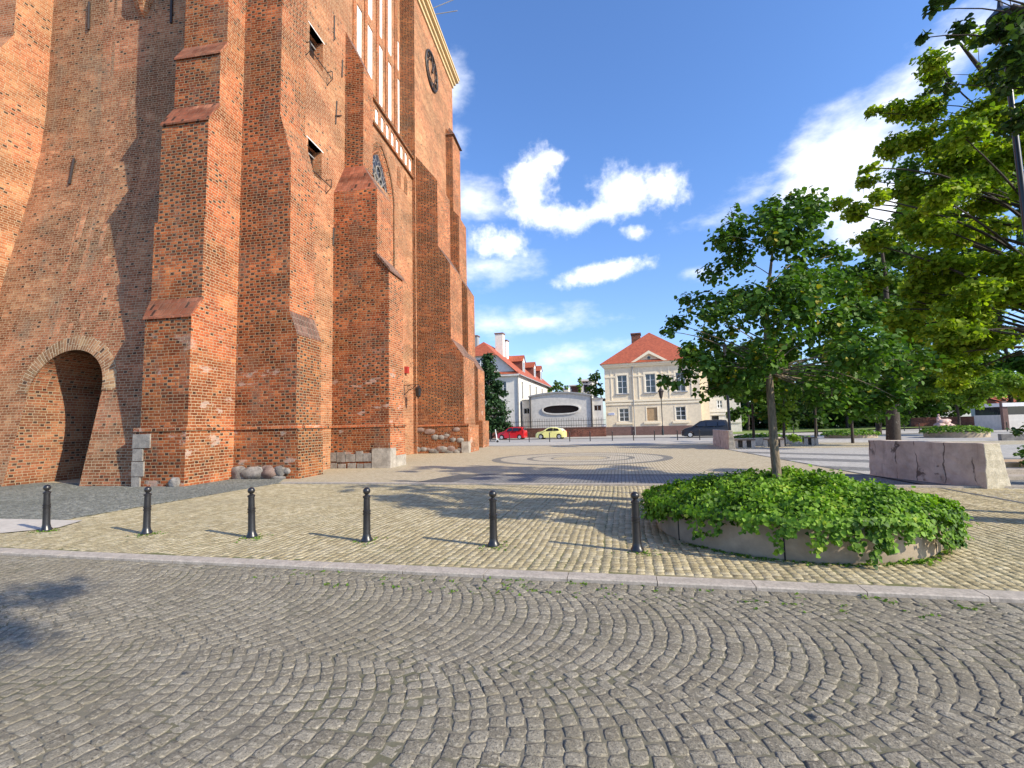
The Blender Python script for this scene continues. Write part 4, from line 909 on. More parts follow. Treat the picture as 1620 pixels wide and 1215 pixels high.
N1 = 26000; a = rng.uniform(0, 2*pi, N1); r_ = PR*1.02*np.sqrt(rng.random(N1)); x, y = r_*np.cos(a), r_*np.sin(a)
z = ivh(x, y)+rng.normal(0, .05, N1)+.035*np.sin(7*x+3*y)*np.sin(8*y-2*x); P1 = np.stack([x, y, z], 1); q = np.stack([x, y], 1)/PR
n1 = np.concatenate([q*.55, np.ones((N1, 1))*.85], 1)+rng.normal(0, .6, (N1, 3))
P2, n2 = [], []
def hang(a, ln, w_, nl):
    for _ in range(nl):
        f = rng.random()**.8; aa_ = a+rng.normal(0, w_)*(1-.55*f); rr = PR+.05+.13*sin(min(1, f*1.6)*pi*.6)+rng.normal(0, .035); zz_ = PH+.04-ln*f
        if zz_ < .03: continue
        P2.append((rr*cos(aa_), rr*sin(aa_), zz_)); n2.append(np.array([cos(aa_), sin(aa_), .45])+rng.normal(0, .35, 3))
for a_ in np.linspace(0, 2*pi, 70, endpoint=False): hang(a_+rng.normal(0, .03), rng.uniform(.02, .10), .07, 60)
for (deg, ln, nl) in [(-176, .34, 200), (-168, .30, 150), (-160, .24, 90), (-150, .2, 60), (-139, .40, 60), (-132, .3, 40), (-121, .22, 60), (-112, .42, 40), (-108, .2, 80), (-100, .38, 60), (-95, .24, 90), (-89, .36, 90), (-84, .5, 55), (-80, .34, 130), (-72, .26, 90), (-64, .22, 70), (-55, .34, 110), (-49, .42, 110), (-42, .42, 140), (-34, .38, 140), (-25, .42, 130), (-15, .36, 120), (-5, .4, 100)]:
    hang(radians(deg), ln, .035, nl)
# runners spreading beyond the left and right rim
for sg, base_a in ((-1, pi), (1, -.12)):
    for _ in range(700 if sg < 0 else 420):
        aa_ = base_a+rng.normal(0, .22); rr = PR+abs(rng.normal(0, .14)); P2.append((rr*cos(aa_), rr*sin(aa_), .5-abs(rng.normal(0, .10))+.05-(rr-PR)*.5)); n2.append(np.array([cos(aa_)*.6, sin(aa_)*.6, .8])+rng.normal(0, .35, 3))
for _ in range(34):                           # upright sprigs that break the outline
    a_ = rng.uniform(0, 2*pi); r_ = PR*rng.uniform(.3, .98); x0_, y0_ = r_*cos(a_), r_*sin(a_); hh_ = rng.uniform(.07, .17)
    for _ in range(16): f = rng.random(); P2.append((x0_+rng.normal(0, .035), y0_+rng.normal(0, .035), float(ivh(x0_, y0_))+.03+hh_*f)); n2.append(rng.normal(0, .6, 3)+(0, 0, .5))
P_ = np.concatenate([P1, np.array(P2)]); n_ = np.concatenate([n1, np.array(n2)])
o = leaves('ivy', P_, n_, .050, 'leaf_ivy', pt, rng, LEAF_M, .6, np.clip(.48+.22*np.sin(2.6*P_[:, 0]+1.1*P_[:, 1])*np.cos(2.2*P_[:, 1]-.8)+.16*np.sin(7*P_[:, 0]-5*P_[:, 1])+rng.normal(0, .22, len(P_)), 0, 1)); o['kind'] = 'stuff'
# sprig lying on the paving by the planter
q = G(1455, 893); mb = MB(); sp = empty('fallen_sprig', (q[0], q[1], .014), 'small fallen green sprig lying on tan setts at the planter foot', 'sprig')
pp = np.stack([rng.normal(0, .11, 40), rng.normal(0, .035, 40), np.abs(rng.normal(.02, .012, 40))], 1); leaves('leaves', pp, np.tile([0, 0, 1.], (40, 1))+rng.normal(0, .5, (40, 3)), .05, 'leaf_ivy', sp, rng)

rng = np.random.default_rng(21)
tb = np.array([2.90, 8.15, .42]); Yt = 8.15
tr = [tb, atY(1226, 720, Yt), atY(1220, 640, Yt), atY(1216, 590, Yt), atY(1212, 540, Yt), atY(1214, 470, Yt), atY(1222, 400, Yt), atY(1235, 345, Yt)]
LC = [(1225,330,48,0),(1165,345,40,.2),(1270,350,48,-.2),(1310,380,44,.4),(1180,400,40,.4),(1235,395,50,-.3),(1290,420,50,.5),(1140,372,24,0),(1165,368,24,.2),
      (1220,455,52,.6),(1155,470,34,.2),(1290,480,58,0),(1345,440,44,.5),(1370,490,40,.2),(1210,520,58,-.5),(1150,530,46,.5),(1270,540,60,.6),(1340,540,50,-.2),(1385,560,46,.4),
      (1092,478,24,0),(1075,505,22,.2),(1062,522,16,.1),(1118,510,28,-.2),(1105,550,26,.3),(1130,560,36,.4),(1160,590,42,.3),(1110,590,34,-.3),(1072,596,22,0),(1050,602,14,-.1),(1135,612,26,.2),(1185,570,44,-.4),
      (1240,580,46,.8),(1300,590,46,-.6),(1350,600,44,.2),(1400,605,38,.5),(1430,570,40,0),(1310,630,30,.3),(1375,640,26,.2),(1420,630,24,.0),(1340,390,30,.2),(1265,312,24,.1),(1170,612,38,.3),(1245,618,36,.6),(1300,618,42,-.2),(1345,632,38,.1),(1398,642,34,.2),(1150,602,36,-.2),(1215,490,50,-.6),(1260,440,46,.3),(1320,520,50,.3),(1110,565,34,.1),(1430,610,36,.2)]
base_cl = [C(px, py, Yt, r_*1.08, .82, dy*1.6) for px, py, r_, dy in LC]
cl = expand(base_cl, rng, 4, .85, .60)
tree('linden_tree', 'young linden tree with a slim trunk growing from the round ivy planter', 'tree', tb, tr, [.072, .064, .057, .052, .042, .030, .018, .008], cl, 11.0, .082, 'leaf_linden', 'bark_young', 21, droop=.7, branch_from=.42, limbs=base_cl)

# maple mass on the right: two big trees, then smaller ones of the square
rng = np.random.default_rng(31)
DM = 8.0
def bigtree(name, label, base, trunk_px, Y, rads, LCs, k_, dens, size, mat, seed, shape=LEAF_M, cat='tree', depth=1.0, shrink=.58, spread=.9, group=None, barkm='bark_dark', flat=.7):
    rg = np.random.default_rng(seed); trk = [np.array(base)]+[atY(x, y, Y) for x, y in trunk_px]
    bs_ = [C(px, py, Y, r_, flat, rg.normal(0, .5)*depth*1.6) for px, py, r_ in LCs]; cl_ = expand(bs_, rg, k_, spread, shrink)
    return tree(name, label, cat, base, trk, rads, cl_, dens*DM, size, mat, barkm, seed, group, shape, branch_from=.25, lr=.3, limbs=bs_, tw=max(1, Y/9))
b0 = G(1664, 735); Ym = 13.2
b0 = np.array([atY(1750, 700, Ym)[0], Ym, 0.])
bigtree('maple_tree', 'tall sunlit maple tree at the right edge with yellow-green leaves and bare forked branches', b0, [(1735, 620), (1715, 480), (1672, 340), (1612, 220), (1560, 120), (1520, 70)], Ym, [.34, .30, .24, .17, .11, .06, .03],
        [(1525,90,26),(1500,105,24),(1470,140,36),(1430,150,26),(1415,140,16),(1500,160,36),(1440,200,34),(1475,210,40),(1420,240,24),(1520,230,40),(1405,255,16),(1380,280,18),(1350,290,14),(1450,270,36),(1490,290,44),(1420,300,32),(1385,320,28),(1360,335,20),
         (1540,300,48),(1580,260,50),(1600,200,40),(1450,345,44),(1510,370,52),(1400,370,36),(1370,395,36),(1560,390,56),(1600,340,50),(1460,420,48),(1520,450,56),(1410,440,44),(1580,470,56),(1610,420,40),(1470,490,50),(1540,520,56),(1600,540,48),(1430,520,44),(1570,580,44),(1500,560,46),(1610,600,30),(1540,600,30),(1630,500,40),(1590,260,46),(1615,340,46),(1600,480,46),(1560,540,46),(1600,580,46),(1640,560,40),(1580,620,28),(1560,170,44),(1590,210,46),(1545,140,34),(1570,110,30),(1530,190,40),(1500,250,40),(1560,330,50),(1530,270,44),(1480,330,40),(1495,420,48),(1440,380,40),(1550,440,50),(1460,460,44),(1500,520,46),(1580,420,46),(1600,150,36),(1420,480,38),(1450,540,40),(1610,260,40),(1620,380,40),(1600,455,58),(1612,520,52),(1592,395,48),(1615,300,48),(1605,230,44),(1560,590,40),(1600,200,40)],
        5, 1.75, .095, 'leaf_maple', 31, depth=1.6, shrink=.58, flat=.5)
Yc = 8.2; b1 = np.array([atY(1900, 700, Yc)[0], Yc, 0.])
bigtree('chestnut_tree', 'dark drooping chestnut branches hanging into the top right corner', b1, [(1880, 560), (1830, 350), (1760, 150), (1680, 40), (1600, 10)], Yc, [.3, .27, .22, .16, .09, .04],
        [(1490,0,12),(1480,22,10),(1478,38,7),(1500,-10,16),(1540,-20,26),(1560,10,24),(1580,40,34),(1610,20,40),(1560,70,26),(1595,90,36),(1615,130,32),(1580,130,24),(1620,70,40),(1555,105,16),(1640,180,40),(1660,110,50),(1650,30,50),(1610,-50,40),(1700,150,50)],
        4, 2.4, .11, 'leaf_dark', 33, depth=.6, shrink=.5, shape=LEAF)
Yq = 32.0; b2 = np.array([atY(1412, 684, Yq)[0], Yq, 0.])
bigtree('linden_tree', 'thick dark trunk linden behind the pink concrete block', b2, [(1412, 650), (1410, 610), (1405, 520), (1400, 430), (1390, 360)], Yq, [.38, .33, .28, .18, .10, .04],
        [(1380,370,34),(1420,390,36),(1350,420,34),(1390,440,44),(1440,450,40),(1340,480,38),(1390,510,48),(1450,520,44),(1345,550,38),(1400,570,44),(1460,580,42),(1360,600,36),(1420,615,36),(1475,600,34),(1320,590,28),(1480,540,36),(1310,520,30),(1325,445,24)],
        4, 2.2, .24, 'leaf_linden', 35, depth=2, shrink=.58)

Yr = 88.0; b3_ = np.array([atY(1600, 690, Yr)[0], Yr, 0.])
bigtree('maple_tree', 'deep green maple filling the canopy behind the yellow-green one', b3_, [(1600, 640), (1590, 540), (1560, 420), (1530, 300)], Yr, [.35, .3, .22, .12, .05],
        [(x+((y//40) % 2)*22, y, 38) for y in range(250, 620, 40) for x in range(1400+int(max(0, 420-y)*.3), 1640, 44)], 4, 1.25, .62, 'leaf_linden', 37, depth=3, shrink=.6)
# far planters with hedges, small trees, park
def planter(label, x0, x1, yb, yt, seed, blocks=True, tx=None):
    pa_, pb_ = G(x0, yb), G(x1, yb); c = (pa_+pb_)/2; wx = np.linalg.norm(pb_-pa_)/2; wy_ = wx*.8; h_ = max(.35, CH-(yt-horizon(x0))/FPX*np.dot(c-CAMP, _f))
    t = empty('ivy_planter', (c[0], c[1]+wy_*.3, 0), label, 'planter', 'ivy planters on the square'); rg = np.random.default_rng(seed)
    m_ = MB(); m_.add([(r_*wx*cos(2*pi*j/40), r_*wy_*sin(2*pi*j/40), z) for r_, z in ((.93, 0), (.95, h_*.55), (.88, h_*.55), (.88, h_*.3)) for j in range(40)], [(i*40+j, i*40+(j+1) % 40, (i+1)*40+(j+1) % 40, (i+1)*40+j) for i in range(3) for j in range(40)]); m_.build('planter_wall', 'planter_concrete', t, smooth=True)
    nl = 1500; a = rg.uniform(0, 2*pi, nl); r_ = np.sqrt(rg.random(nl))*1.04; zz_ = h_*(.62+.40*(1-r_**3))+rg.normal(0, .05, nl)
    pp = np.stack([wx*r_*np.cos(a), wy_*r_*np.sin(a), zz_], 1); o = leaves('ivy', pp, np.stack([np.cos(a)*r_*.5, np.sin(a)*r_*.5, np.ones(nl)], 1)+rg.normal(0, .4, (nl, 3)), .16, 'leaf_hedge', t, rg, LEAF_M); o['kind'] = 'stuff'
    return c, h_
def horizon(x): return 671.2-(x-930)*math.tan(ROLL)
planter('low oval ivy planter on concrete blocks left of the thick dark trunk', 1305, 1400, 693, 683, 41)
c_, h_ = planter('low oval planter with clipped dark ivy behind the pink concrete block', 1462, 1585, 692, 677, 42)
Yz = float(G(1518, 688)[1]); b_ = np.array([atY(1518, 688, Yz)[0], Yz, .3])
bigtree('linden_tree', 'small young linden growing in the clipped planter behind the concrete block', b_, [(1517, 660), (1512, 635), (1508, 600), (1505, 570)], Yz, [.12, .10, .09, .07, .03],
        [(1500,560,30),(1540,575,30),(1470,580,26),(1510,600,34),(1555,610,28),(1475,615,26),(1530,630,24),(1570,620,18),(1490,635,18),(1550,590,24),(1580,600,16)], 4, 2.4, .20, 'leaf_bright', 43, depth=1.5, group='young lindens of the square')
planter('low ivy bed behind the row of concrete benches', 1158, 1262, 700, 690, 44)
planter('sunlit strip of ivy right of the ivy-wrapped trunk', 1236, 1292, 701, 694, 45)
def smalltree(label, px, yb, pts_, cl_, Y, seed, mat, size=.24, rad=.1, dens=2.4):
    bb_ = np.array([atY(px, yb, Y)[0], Y, 0.]); n_ = len(pts_)
    bigtree('linden_tree', label, bb_, pts_, Y, [rad*(1-.75*i/n_) for i in range(n_+1)], cl_, 4, dens, size, mat, seed, depth=2, group='young lindens of the square')
smalltree('small shaded linden between the street lamp mast and the ivy-wrapped trunk', 1192, 690, [(1191, 650), (1188, 620), (1185, 590)], [(1180,560,26),(1210,570,24),(1160,590,22),(1190,600,28),(1165,625,22),(1200,635,26),(1222,600,22),(1178,650,18),(1212,655,16)], 36, 51, 'leaf_linden')
smalltree('bright ivy-wrapped tree column glowing yellow-green behind the slim linden trunk', 1240, 698, [(1240, 670), (1240, 640), (1242, 610)], [(1240,690,10),(1238,676,11),(1241,660,12),(1243,644,14),(1246,628,17),(1250,610,20),(1240,595,20),(1258,625,12),(1265,600,16)], 34, 52, 'leaf_bright', .2)
smalltree('small linden with a thin pale trunk in the low oval planter', 1348, 687, [(1347, 660), (1344, 640), (1342, 620)], [(1340,600,22),(1360,615,20),(1320,612,20),(1345,630,20),(1370,632,16),(1325,636,14),(1355,590,18)], 36, 53, 'leaf_linden')
smalltree('thin young tree standing before the dark park hedge', 1290, 690, [(1290, 660), (1289, 630), (1288, 610)], [(1288,600,20),(1305,615,18),(1270,612,18),(1290,580,18)], 38, 54, 'leaf_linden')
# dark wood of the park behind
def parkmass(label, Y, LCs, mat, seed, size=.55, dens=2.0, name='park_tree', tb_=None, group='tall trees of the park'):
    rg = np.random.default_rng(seed); cx = np.mean([q[0] for q in LCs]); bb_ = np.array([atY(cx, 675, Y)[0], Y, 0.]); topy = min(q[1] for q in LCs)
    bigtree(name, label, bb_, [(cx, 640), (cx, (640+topy)/2), (cx, topy+10)], Y, [.26, .24, .2, .06], LCs, 4, dens, size, mat, seed, depth=2.5, group=group)
parkmass('dark park tree behind the young linden crown, just right of the cream house', 84, [(1150,560,24),(1165,600,26),(1150,630,22),(1180,570,28),(1195,610,28),(1175,648,22),(1210,640,26),(1215,585,28),(1160,665,16),(1190,672,16),(1225,668,16)], 'leaf_linden', 61)
parkmass('dark park tree directly behind the ivy-wrapped column', 86, [(1240,560,30),(1230,600,30),(1260,620,28),(1255,650,24),(1225,650,24),(1275,590,28),(1290,640,26),(1300,600,28),(1240,672,16),(1265,668,18),(1290,668,16)], 'leaf_dark', 62)
parkmass('dark park tree behind the low oval planter', 88, [(1310,560,30),(1330,600,30),(1320,640,26),(1350,580,30),(1365,620,28),(1345,655,20),(1380,600,30),(1375,650,20),(1300,655,18),(1320,666,14),(1345,668,12)], 'leaf_linden', 63)
parkmass('mid-green park tree behind the thick dark trunk', 90, [(1400,600,30),(1420,630,26),(1440,600,32),(1460,630,26),(1405,645,18),(1445,650,18),(1480,610,28),(1470,645,16),(1425,658,10)], 'leaf_linden', 64)
for i, (x0, l_) in enumerate([(1150, 'deep dark tree at the back of the park beside the grey stone house'), (1235, 'deep dark tree at the back of the park behind the benches'), (1320, 'deep dark tree at the back of the park, centre of the dark hedge line'), (1405, 'deep dark tree at the back of the park left of the lawn end')]):
    parkmass(l_, 97+i % 2*4, [(x0+dx_, y_, 26) for dx_ in (-30, 0, 30) for y_ in (595, 620, 645, 662, 674)], 'leaf_dark', 161+i, .75, 1.5, group='dark trees at the back of the park')
for i, (x0, l_) in enumerate([(1465, 'mid-green tree far beyond the lawn, left of the pink sculpture'), (1515, 'mid-green tree far beyond the lawn, straight behind the clipped planter'), (1560, 'mid-green tree far beyond the lawn, left of the pale kiosk'), (1610, 'mid-green tree far behind the pale kiosk')]):
    parkmass(l_, 112, [(x0+dx_, y_, 22) for dx_ in (-18, 18) for y_ in (570, 595, 618, 638, 652)], 'leaf_linden', 171+i, .8, 1.5, group='mid-green trees far beyond the lawn')
parkmass('trimmed round yellow-green shrub beside the thick dark trunk', 52, [(1385,655,14),(1375,662,12),(1398,660,13),(1390,648,12),(1405,664,9),(1382,668,8)], 'leaf_bright', 66, .2, 2.6, 'round_shrub', group='shrubs of the park')
sheet('park_lawn', [g2(1150, 688), g2(1480, 676), g2(1500, 669.5), (60, 150), (10, 150), g2(1150, 684)], .05, 'grass')
sheet('side_street', [ST(14, 9), g2(1270, 690), (75, 52), (120, 70), (120, 50), (40, 30)], .012, 'asphalt')

# ------------------------------------------------------------------ concrete blocks, benches
def block(label, a, b_, c, h_, taper=.18, name='concrete_block'):
    a, b_, c = map(lambda q: np.array(q[:2]), (a, b_, c)); d = a+(c-b_)
    t = empty(name, (b_[0], b_[1], 0), label, 'concrete block', 'rough concrete blocks of the square')
    U = (a-b_); L_ = np.linalg.norm(U); U = U/L_; Wv = c-b_; w_ = np.linalg.norm(Wv); Wv = Wv/w_
    m_ = MB(); nx, nz = 16, 8; rg = random.Random(5)
    def pt_(f, g, side):                       # f along, g up; side 0 front 1 back
        off = Wv*(w_*side-(taper*g*side)) + Wv*(.04*g*(1-side)); q = U*(L_*f)+off; j = .013
        return (q[0]+rg.uniform(-j, j), q[1]+rg.uniform(-j, j), h_*g+(rg.uniform(-.008, .008) if g == 1 else 0))
    grid = {}
    for s_ in (0, 1):
        for i in range(nx+1):
            for j in range(nz+1): grid[s_, i, j] = len(m_.v); m_.v.append(pt_(i/nx, j/nz, s_))
    for i in range(nx):
        for j in range(nz):
            m_.f += [(grid[0, i, j], grid[0, i, j+1], grid[0, i+1, j+1], grid[0, i+1, j]), (grid[1, i, j], grid[1, i+1, j], grid[1, i+1, j+1], grid[1, i, j+1])]
        m_.f.append((grid[0, i, nz], grid[1, i, nz], grid[1, i+1, nz], grid[0, i+1, nz]))
    for j in range(nz):
        for i in (0, nx):
            m_.mi[len(m_.f)] = 1; m_.f.append((grid[0, i, j], grid[1, i, j], grid[1, i, j+1], grid[0, i, j+1]))
    o = m_.build('body', ['old_concrete', 'rough_concrete'], t); bv = o.modifiers.new('bevel', 'BEVEL'); bv.width = .018; bv.segments = 2; bv.limit_method = 'ANGLE'; bv.angle_limit = radians(50)
    return t
block('large stained pinkish concrete block with long vertical cracks, right of the ivy planter', G(1376, 752), G(1562, 774), G(1601, 772.5), 1.04)
block('smaller weathered concrete block at the bench row end, before the black car', G(1128, 704), G(1153, 711), G(1164, 711), 1.12, .1)
def bench(label, x0, x1, yb, legs):
    p, q = G(x0, yb), G(x1, yb); L_ = np.linalg.norm(q-p); a = atan2(q[1]-p[1], q[0]-p[0]); t = empty('bench', (p[0], p[1], 0), label, 'bench', 'low concrete benches with dark wooden seats', a)
    m_ = MB(); m_.box(-.06, L_+.06, -.03, .5, .46, .53); m_.build('seat', 'bench_wood', t)
    for f in legs: m_ = MB(); m_.box(f*L_-.11, f*L_+.11, .0, .46, 0, .457); m_.build('leg', 'concrete', t)
    m_ = MB(); m_.box(0, L_, .42, .45, .02, .455); m_.build('back_panel', 'ashlar_dark', t)
bench('dark-topped concrete bench next to the smaller concrete block', 1163, 1194, 708.5, (.06, .5, .94))
bench('dark-topped concrete bench half hidden by the slim linden trunk', 1210, 1240, 707.5, (.06, .94))
bench('short dark-topped concrete bench, farthest right of the bench row', 1274, 1292, 704.5, (.1, .75, 1.0))
p, q = G(1160, 706.5), G(1276, 702.5); L_ = np.linalg.norm(q-p)
t = empty('low_wall', (p[0], p[1]+.62, 0), 'long low pinkish concrete wall behind the benches', 'wall', rz=atan2(q[1]-p[1], q[0]-p[0])); m_ = MB(); m_.box(0, L_, 0, .3, 0, .5); m_.build('wall', 'old_concrete', t)
# low granite wall and little bush at the right edge
p, q = G(1585, 697), G(1700, 696); t = empty('low_wall', (p[0], p[1], 0), 'low dark granite wall at the right edge behind the block', 'wall', rz=atan2(q[1]-p[1], q[0]-p[0])); m_ = MB(); m_.box(0, 9, 0, .4, 0, .42); m_.build('wall', 'ashlar_dark', t)
p = G(1612, 762); t = empty('step', (p[0]-.2, p[1]+.3, 0), 'low wood and stone steps at the right edge beside the block', 'step'); 
for i, (d0, z0, mt_) in enumerate([(0, .10, 'kerb_granite'), (.55, .22, 'kerb_granite'), (1.2, .34, 'wood_board')]):
    m_ = MB(); m_.box(0, 3, d0, d0+1.2, .005, z0); m_.build('tread', mt_, t)
rg = np.random.default_rng(71); p = atY(1632, 715, 15.5)
tree('bush', 'small green bush cut off by the right edge beside the block', 'bush', (p[0], 15.5, 0), [(p[0], 15.5, 0), (p[0], 15.5, .5)], [.03, .015], expand([C(1618, 715, 15.5, 16, .8), C(1640, 712, 15.5, 26, .8), C(1625, 728, 15.5, 12), C(1660, 720, 15.5, 30)], rg, 4), 7, .10, 'leaf_linden', 'bark_dark', 72, branch_from=0)
p = atY(1622, 684, 22); tree('bush', 'spiky dark shrub at the right edge above the low granite wall', 'bush', (p[0], 22, 0), [(p[0], 22, 0), (p[0], 22, 1.0)], [.03, .015], expand([C(1608, 682, 22, 12, .6), C(1625, 680, 22, 16, .8), C(1640, 676, 22, 20)], rg, 4), 6, .2, 'leaf_dark', 'bark_dark', 73, branch_from=0)
# tall lamp post cut by the right edge
def mast(label, px, Y, top_z, r_=.055, name='lamp_post', head=True):
    p = atY(px[0], px[1], Y); t = empty(name, (p[0], p[1], 0), label, 'lamp post')
    m_ = MB(); m_.lathe([(r_*2.4, 0), (r_*2.2, .15), (r_*1.5, .9), (r_*1.2, 1.0), (r_*1.05, 1.1), (r_*.75, top_z)], n=12); m_.build('post', 'black_iron', t, smooth=True)
    if head:
        m_ = MB(); m_.lathe([(.03, top_z), (.10, top_z+.1), (.14, top_z+.5), (.24, top_z+.52), (.05, top_z+.72), (.02, top_z+.9)], n=6); m_.build('lantern', 'black_iron', t)
    return t
Yl = 9.5; mast('tall black lamp post leaning out of the frame at the right edge', (1612, 260), Yl, float(atY(1590, 70, Yl)[2]), .055)
mast('slim black post between the smaller concrete block and the young trees', (1152, 640), 33.0, float(atY(1147, 560, 33)[2]), .09)
# tree behind the camera whose shade falls on the road at the lower left
rg = np.random.default_rng(81); hd = np.array([-6.75, 3.6]); t_ = 13.5; ctr = hd+t_*np.array([.926, -.378]); zc = t_*math.tan(SUN_EL)
cl_ = expand([(ctr[0]-.2, ctr[1]-.9, zc+.1, 1.1, .9), (ctr[0]+1.2, ctr[1]+.4, zc+.4, .9, .9), (ctr[0]+1.0, ctr[1]-1.0, zc+.5, 1.2, .9), (ctr[0]+1.6, ctr[1]-.2, zc, 1.0, .8), (ctr[0]+.4, ctr[1]-1.1, zc-.3, .9, .8), (ctr[0]-.6, ctr[1]-.1, zc+.3, .7, .8), (ctr[0]+2.0, ctr[1]-2.2, zc, 1.1, .8)], rg, 4)
tree('street_tree', 'street tree out of view behind the camera, its shade falls on the lower left setts', 'tree', (ctr[0]+2.2, ctr[1]-2.4, 0), [(ctr[0]+2.2, ctr[1]-2.4, 0), (ctr[0]+1.6, ctr[1]-1.8, zc*.5), (ctr[0]+1.2, ctr[1]-1.2, zc)], [.25, .2, .06], cl_, 7, .13, 'leaf_dark', 'bark_dark', 82)

# ------------------------------------------------------------------ buildings across the street
class Front:
    """a facade plane: origin on the ground, local x along the front, y into the house"""
    def __init__(s, px, py, Y, deg):
        p = atY(px, py, Y); s.o = np.array([p[0], p[1], 0.]); s.a = radians(deg); s.U = np.array([cos(s.a), sin(s.a), 0]); s.V = np.array([-sin(s.a), cos(s.a), 0])
    def w(s, x, y, d=0.0):                     # pixel -> (local x, z) on the plane d behind the front
        r = ray(x, y); tt = ((s.o+s.V*d-CAMP)@s.V)/(r@s.V); q = CAMP+r*tt; return float((q-s.o)@s.U), float(q[2])
    def side(s, x, y, lx):                     # pixel -> (local y, z) on the side plane at local x
        r = ray(x, y); tt = ((s.o+s.U*lx-CAMP)@s.U)/(r@s.U); q = CAMP+r*tt; return float((q-s.o)@s.V), float(q[2])
    def r(s, x0, x1, y0, y1):
        a, z1 = s.w((x0+x1)/2, y0); b_, z0 = s.w((x0+x1)/2, y1); u0 = s.w(x0, (y0+y1)/2)[0]; u1 = s.w(x1, (y0+y1)/2)[0]; return [u0, u1, z0, z1]
def window(t, h, y, cols=2, rows=3, frame='white_frame', gl='window_glass', depth=.16, name='window', fw=.07):
    a, b_, c, d = h; m_ = MB(); m_.box(a, b_, y+depth, y+depth+.03, c, d); g_ = m_.build(name, gl, t)
    m_ = MB(); yy0, yy1 = y+depth-.06, y+depth-.002
    m_.box(a, a+fw, yy0, yy1, c, d); m_.box(b_-fw, b_, yy0, yy1, c, d); m_.box(a+fw, b_-fw, yy0, yy1, c, c+fw); m_.box(a+fw, b_-fw, yy0, yy1, d-fw, d)
    for i in range(1, cols): x = a+(b_-a)*i/cols; m_.box(x-fw*.6, x+fw*.6, yy0-.004, yy1, c+fw, d-fw)
    for i in range(1, rows): z = c+(d-c)*i/rows; m_.box(a+fw, b_-fw, yy0-.002, yy1, z-fw*.4, z+fw*.4)
    f_ = m_.build('frame', frame, g_); return g_
# cream corner house
F = Front(960, 687, 71.0, -8.0); t = empty('cream_house', F.o, 'cream two-storey house with red hipped roof and small pediment across the street', 'house', rz=F.a)
W = F.w(1109, 640)[0]; ze = F.w(1030, 573)[1]; zp = F.w(1050, 673.8)[1]
H_ = [F.r(976.8, 992, 594, 623.6), F.r(1021, 1037, 590.7, 620), F.r(1069, 1084, 587, 618), F.r(979.6, 995, 646.6, 667), F.r(1023.7, 1040, 644.6, 665.5), F.r(1069, 1085, 643, 664)]
zu = (H_[0][2]+H_[1][2])/2; zt = (H_[0][3]+H_[1][3])/2; zl0 = np.mean([h[2] for h in H_[3:]]); zl1 = np.mean([h[3] for h in H_[3:]])
for h in H_[:3]: h[2], h[3] = zu, zt
for h in H_[3:]: h[2], h[3] = zl0, zl1
D_ = 16.0
m_ = MB(); panel(m_, (1, 0, 0), (0, 0, 1), (0, -1, 0), W, ze, [tuple(h) for h in H_], .22, (0, 0, 0))
m_.add([(0, 0, 0), (0, D_, 0), (0, D_, ze), (0, 0, ze)], [(0, 3, 2, 1)][:1]); m_.add([(W, 0, 0), (W, D_, 0), (W, D_, ze), (W, 0, ze)], [(0, 1, 2, 3)]); m_.add([(0, D_, 0), (W, D_, 0), (W, D_, ze), (0, D_, ze)], [(0, 3, 2, 1)])
m_.build('wall', 'cream_plaster', t, fix=False)
xw = F.w(1122, 640, 2.0)[0]; m_ = MB(); m_.box(W, xw, 2.0, D_, 0, ze-.3); m_.build('side_wing', 'cream_plaster', t)
m_ = MB(); m_.box(-.05, W+.05, -.06, -.002, 0, zp); m_.build('plinth', 'brown_plinth', t); m_ = MB(); m_.box(-.05, -.002, -.06, D_, 0, zp); m_.build('plinth', 'brown_plinth', t)
for h in H_[:3]: window(t, h, 0, 2, 3)
for i, h in enumerate(H_[3:]):
    if i == 1: m_ = MB(); m_.box(h[0], h[1], .10, .13, h[2], h[3]); m_.box(h[0]+.12, h[1]-.12, .08, .10, h[2]+.12, h[3]-.12); tag(m_.build('boarded_window', 'wood_board', t), 'window boarded with brown wood')
    else: window(t, h, 0, 2, 3)
def trim(name, *bx, mat='cream_trim'):
    m_ = MB()
    for b_ in bx: m_.box(*b_)
    return m_.build(name, mat, t)
zs = F.w(1030, 634.5)[1]; zb2 = F.w(1000, 596)[1]
trim('string_course', (-.1, W+.1, -.16, -.001, zs, zs+.28)); trim('string_course', (-.06, W+.06, -.10, -.001, zs-.42, zs-.14))
xs_ = [-.06]+[v for h in H_[:3] for v in (h[0]-.28, h[1]+.28)]+[W+.06]
for a, b_ in zip(xs_[::2], xs_[1::2]): trim('impost_band', (a, b_, -.09, -.001, zb2, zb2+.22))
for h in H_[:3]:
    trim('window_surround', (h[0]-.24, h[0], -.07, -.001, h[2]-.1, h[3]+.28)); trim('window_surround', (h[1], h[1]+.24, -.07, -.001, h[2]-.1, h[3]+.28)); trim('window_surround', (h[0], h[1], -.07, -.001, h[3], h[3]+.28)); trim('sill', (h[0]-.26, h[1]+.26, -.16, -.001, h[2]-.16, h[2]-.003), mat='lead_grey')
    for xx in (h[0]-.95, h[1]+.75):
        if 0 < xx < W: trim('pilaster_strip', (xx, xx+.16, -.05, -.001, zs+.3, ze-.75))
for h in H_[3:]: trim('sill', (h[0]-.45, h[1]+.45, -.14, -.001, h[2]-.42, h[2]-.16)); trim('window_surround', (h[0]-.16, h[0], -.03, -.001, h[2], h[3]+.16)); trim('window_surround', (h[1], h[1]+.16, -.03, -.001, h[2], h[3]+.16))
m_ = MB()
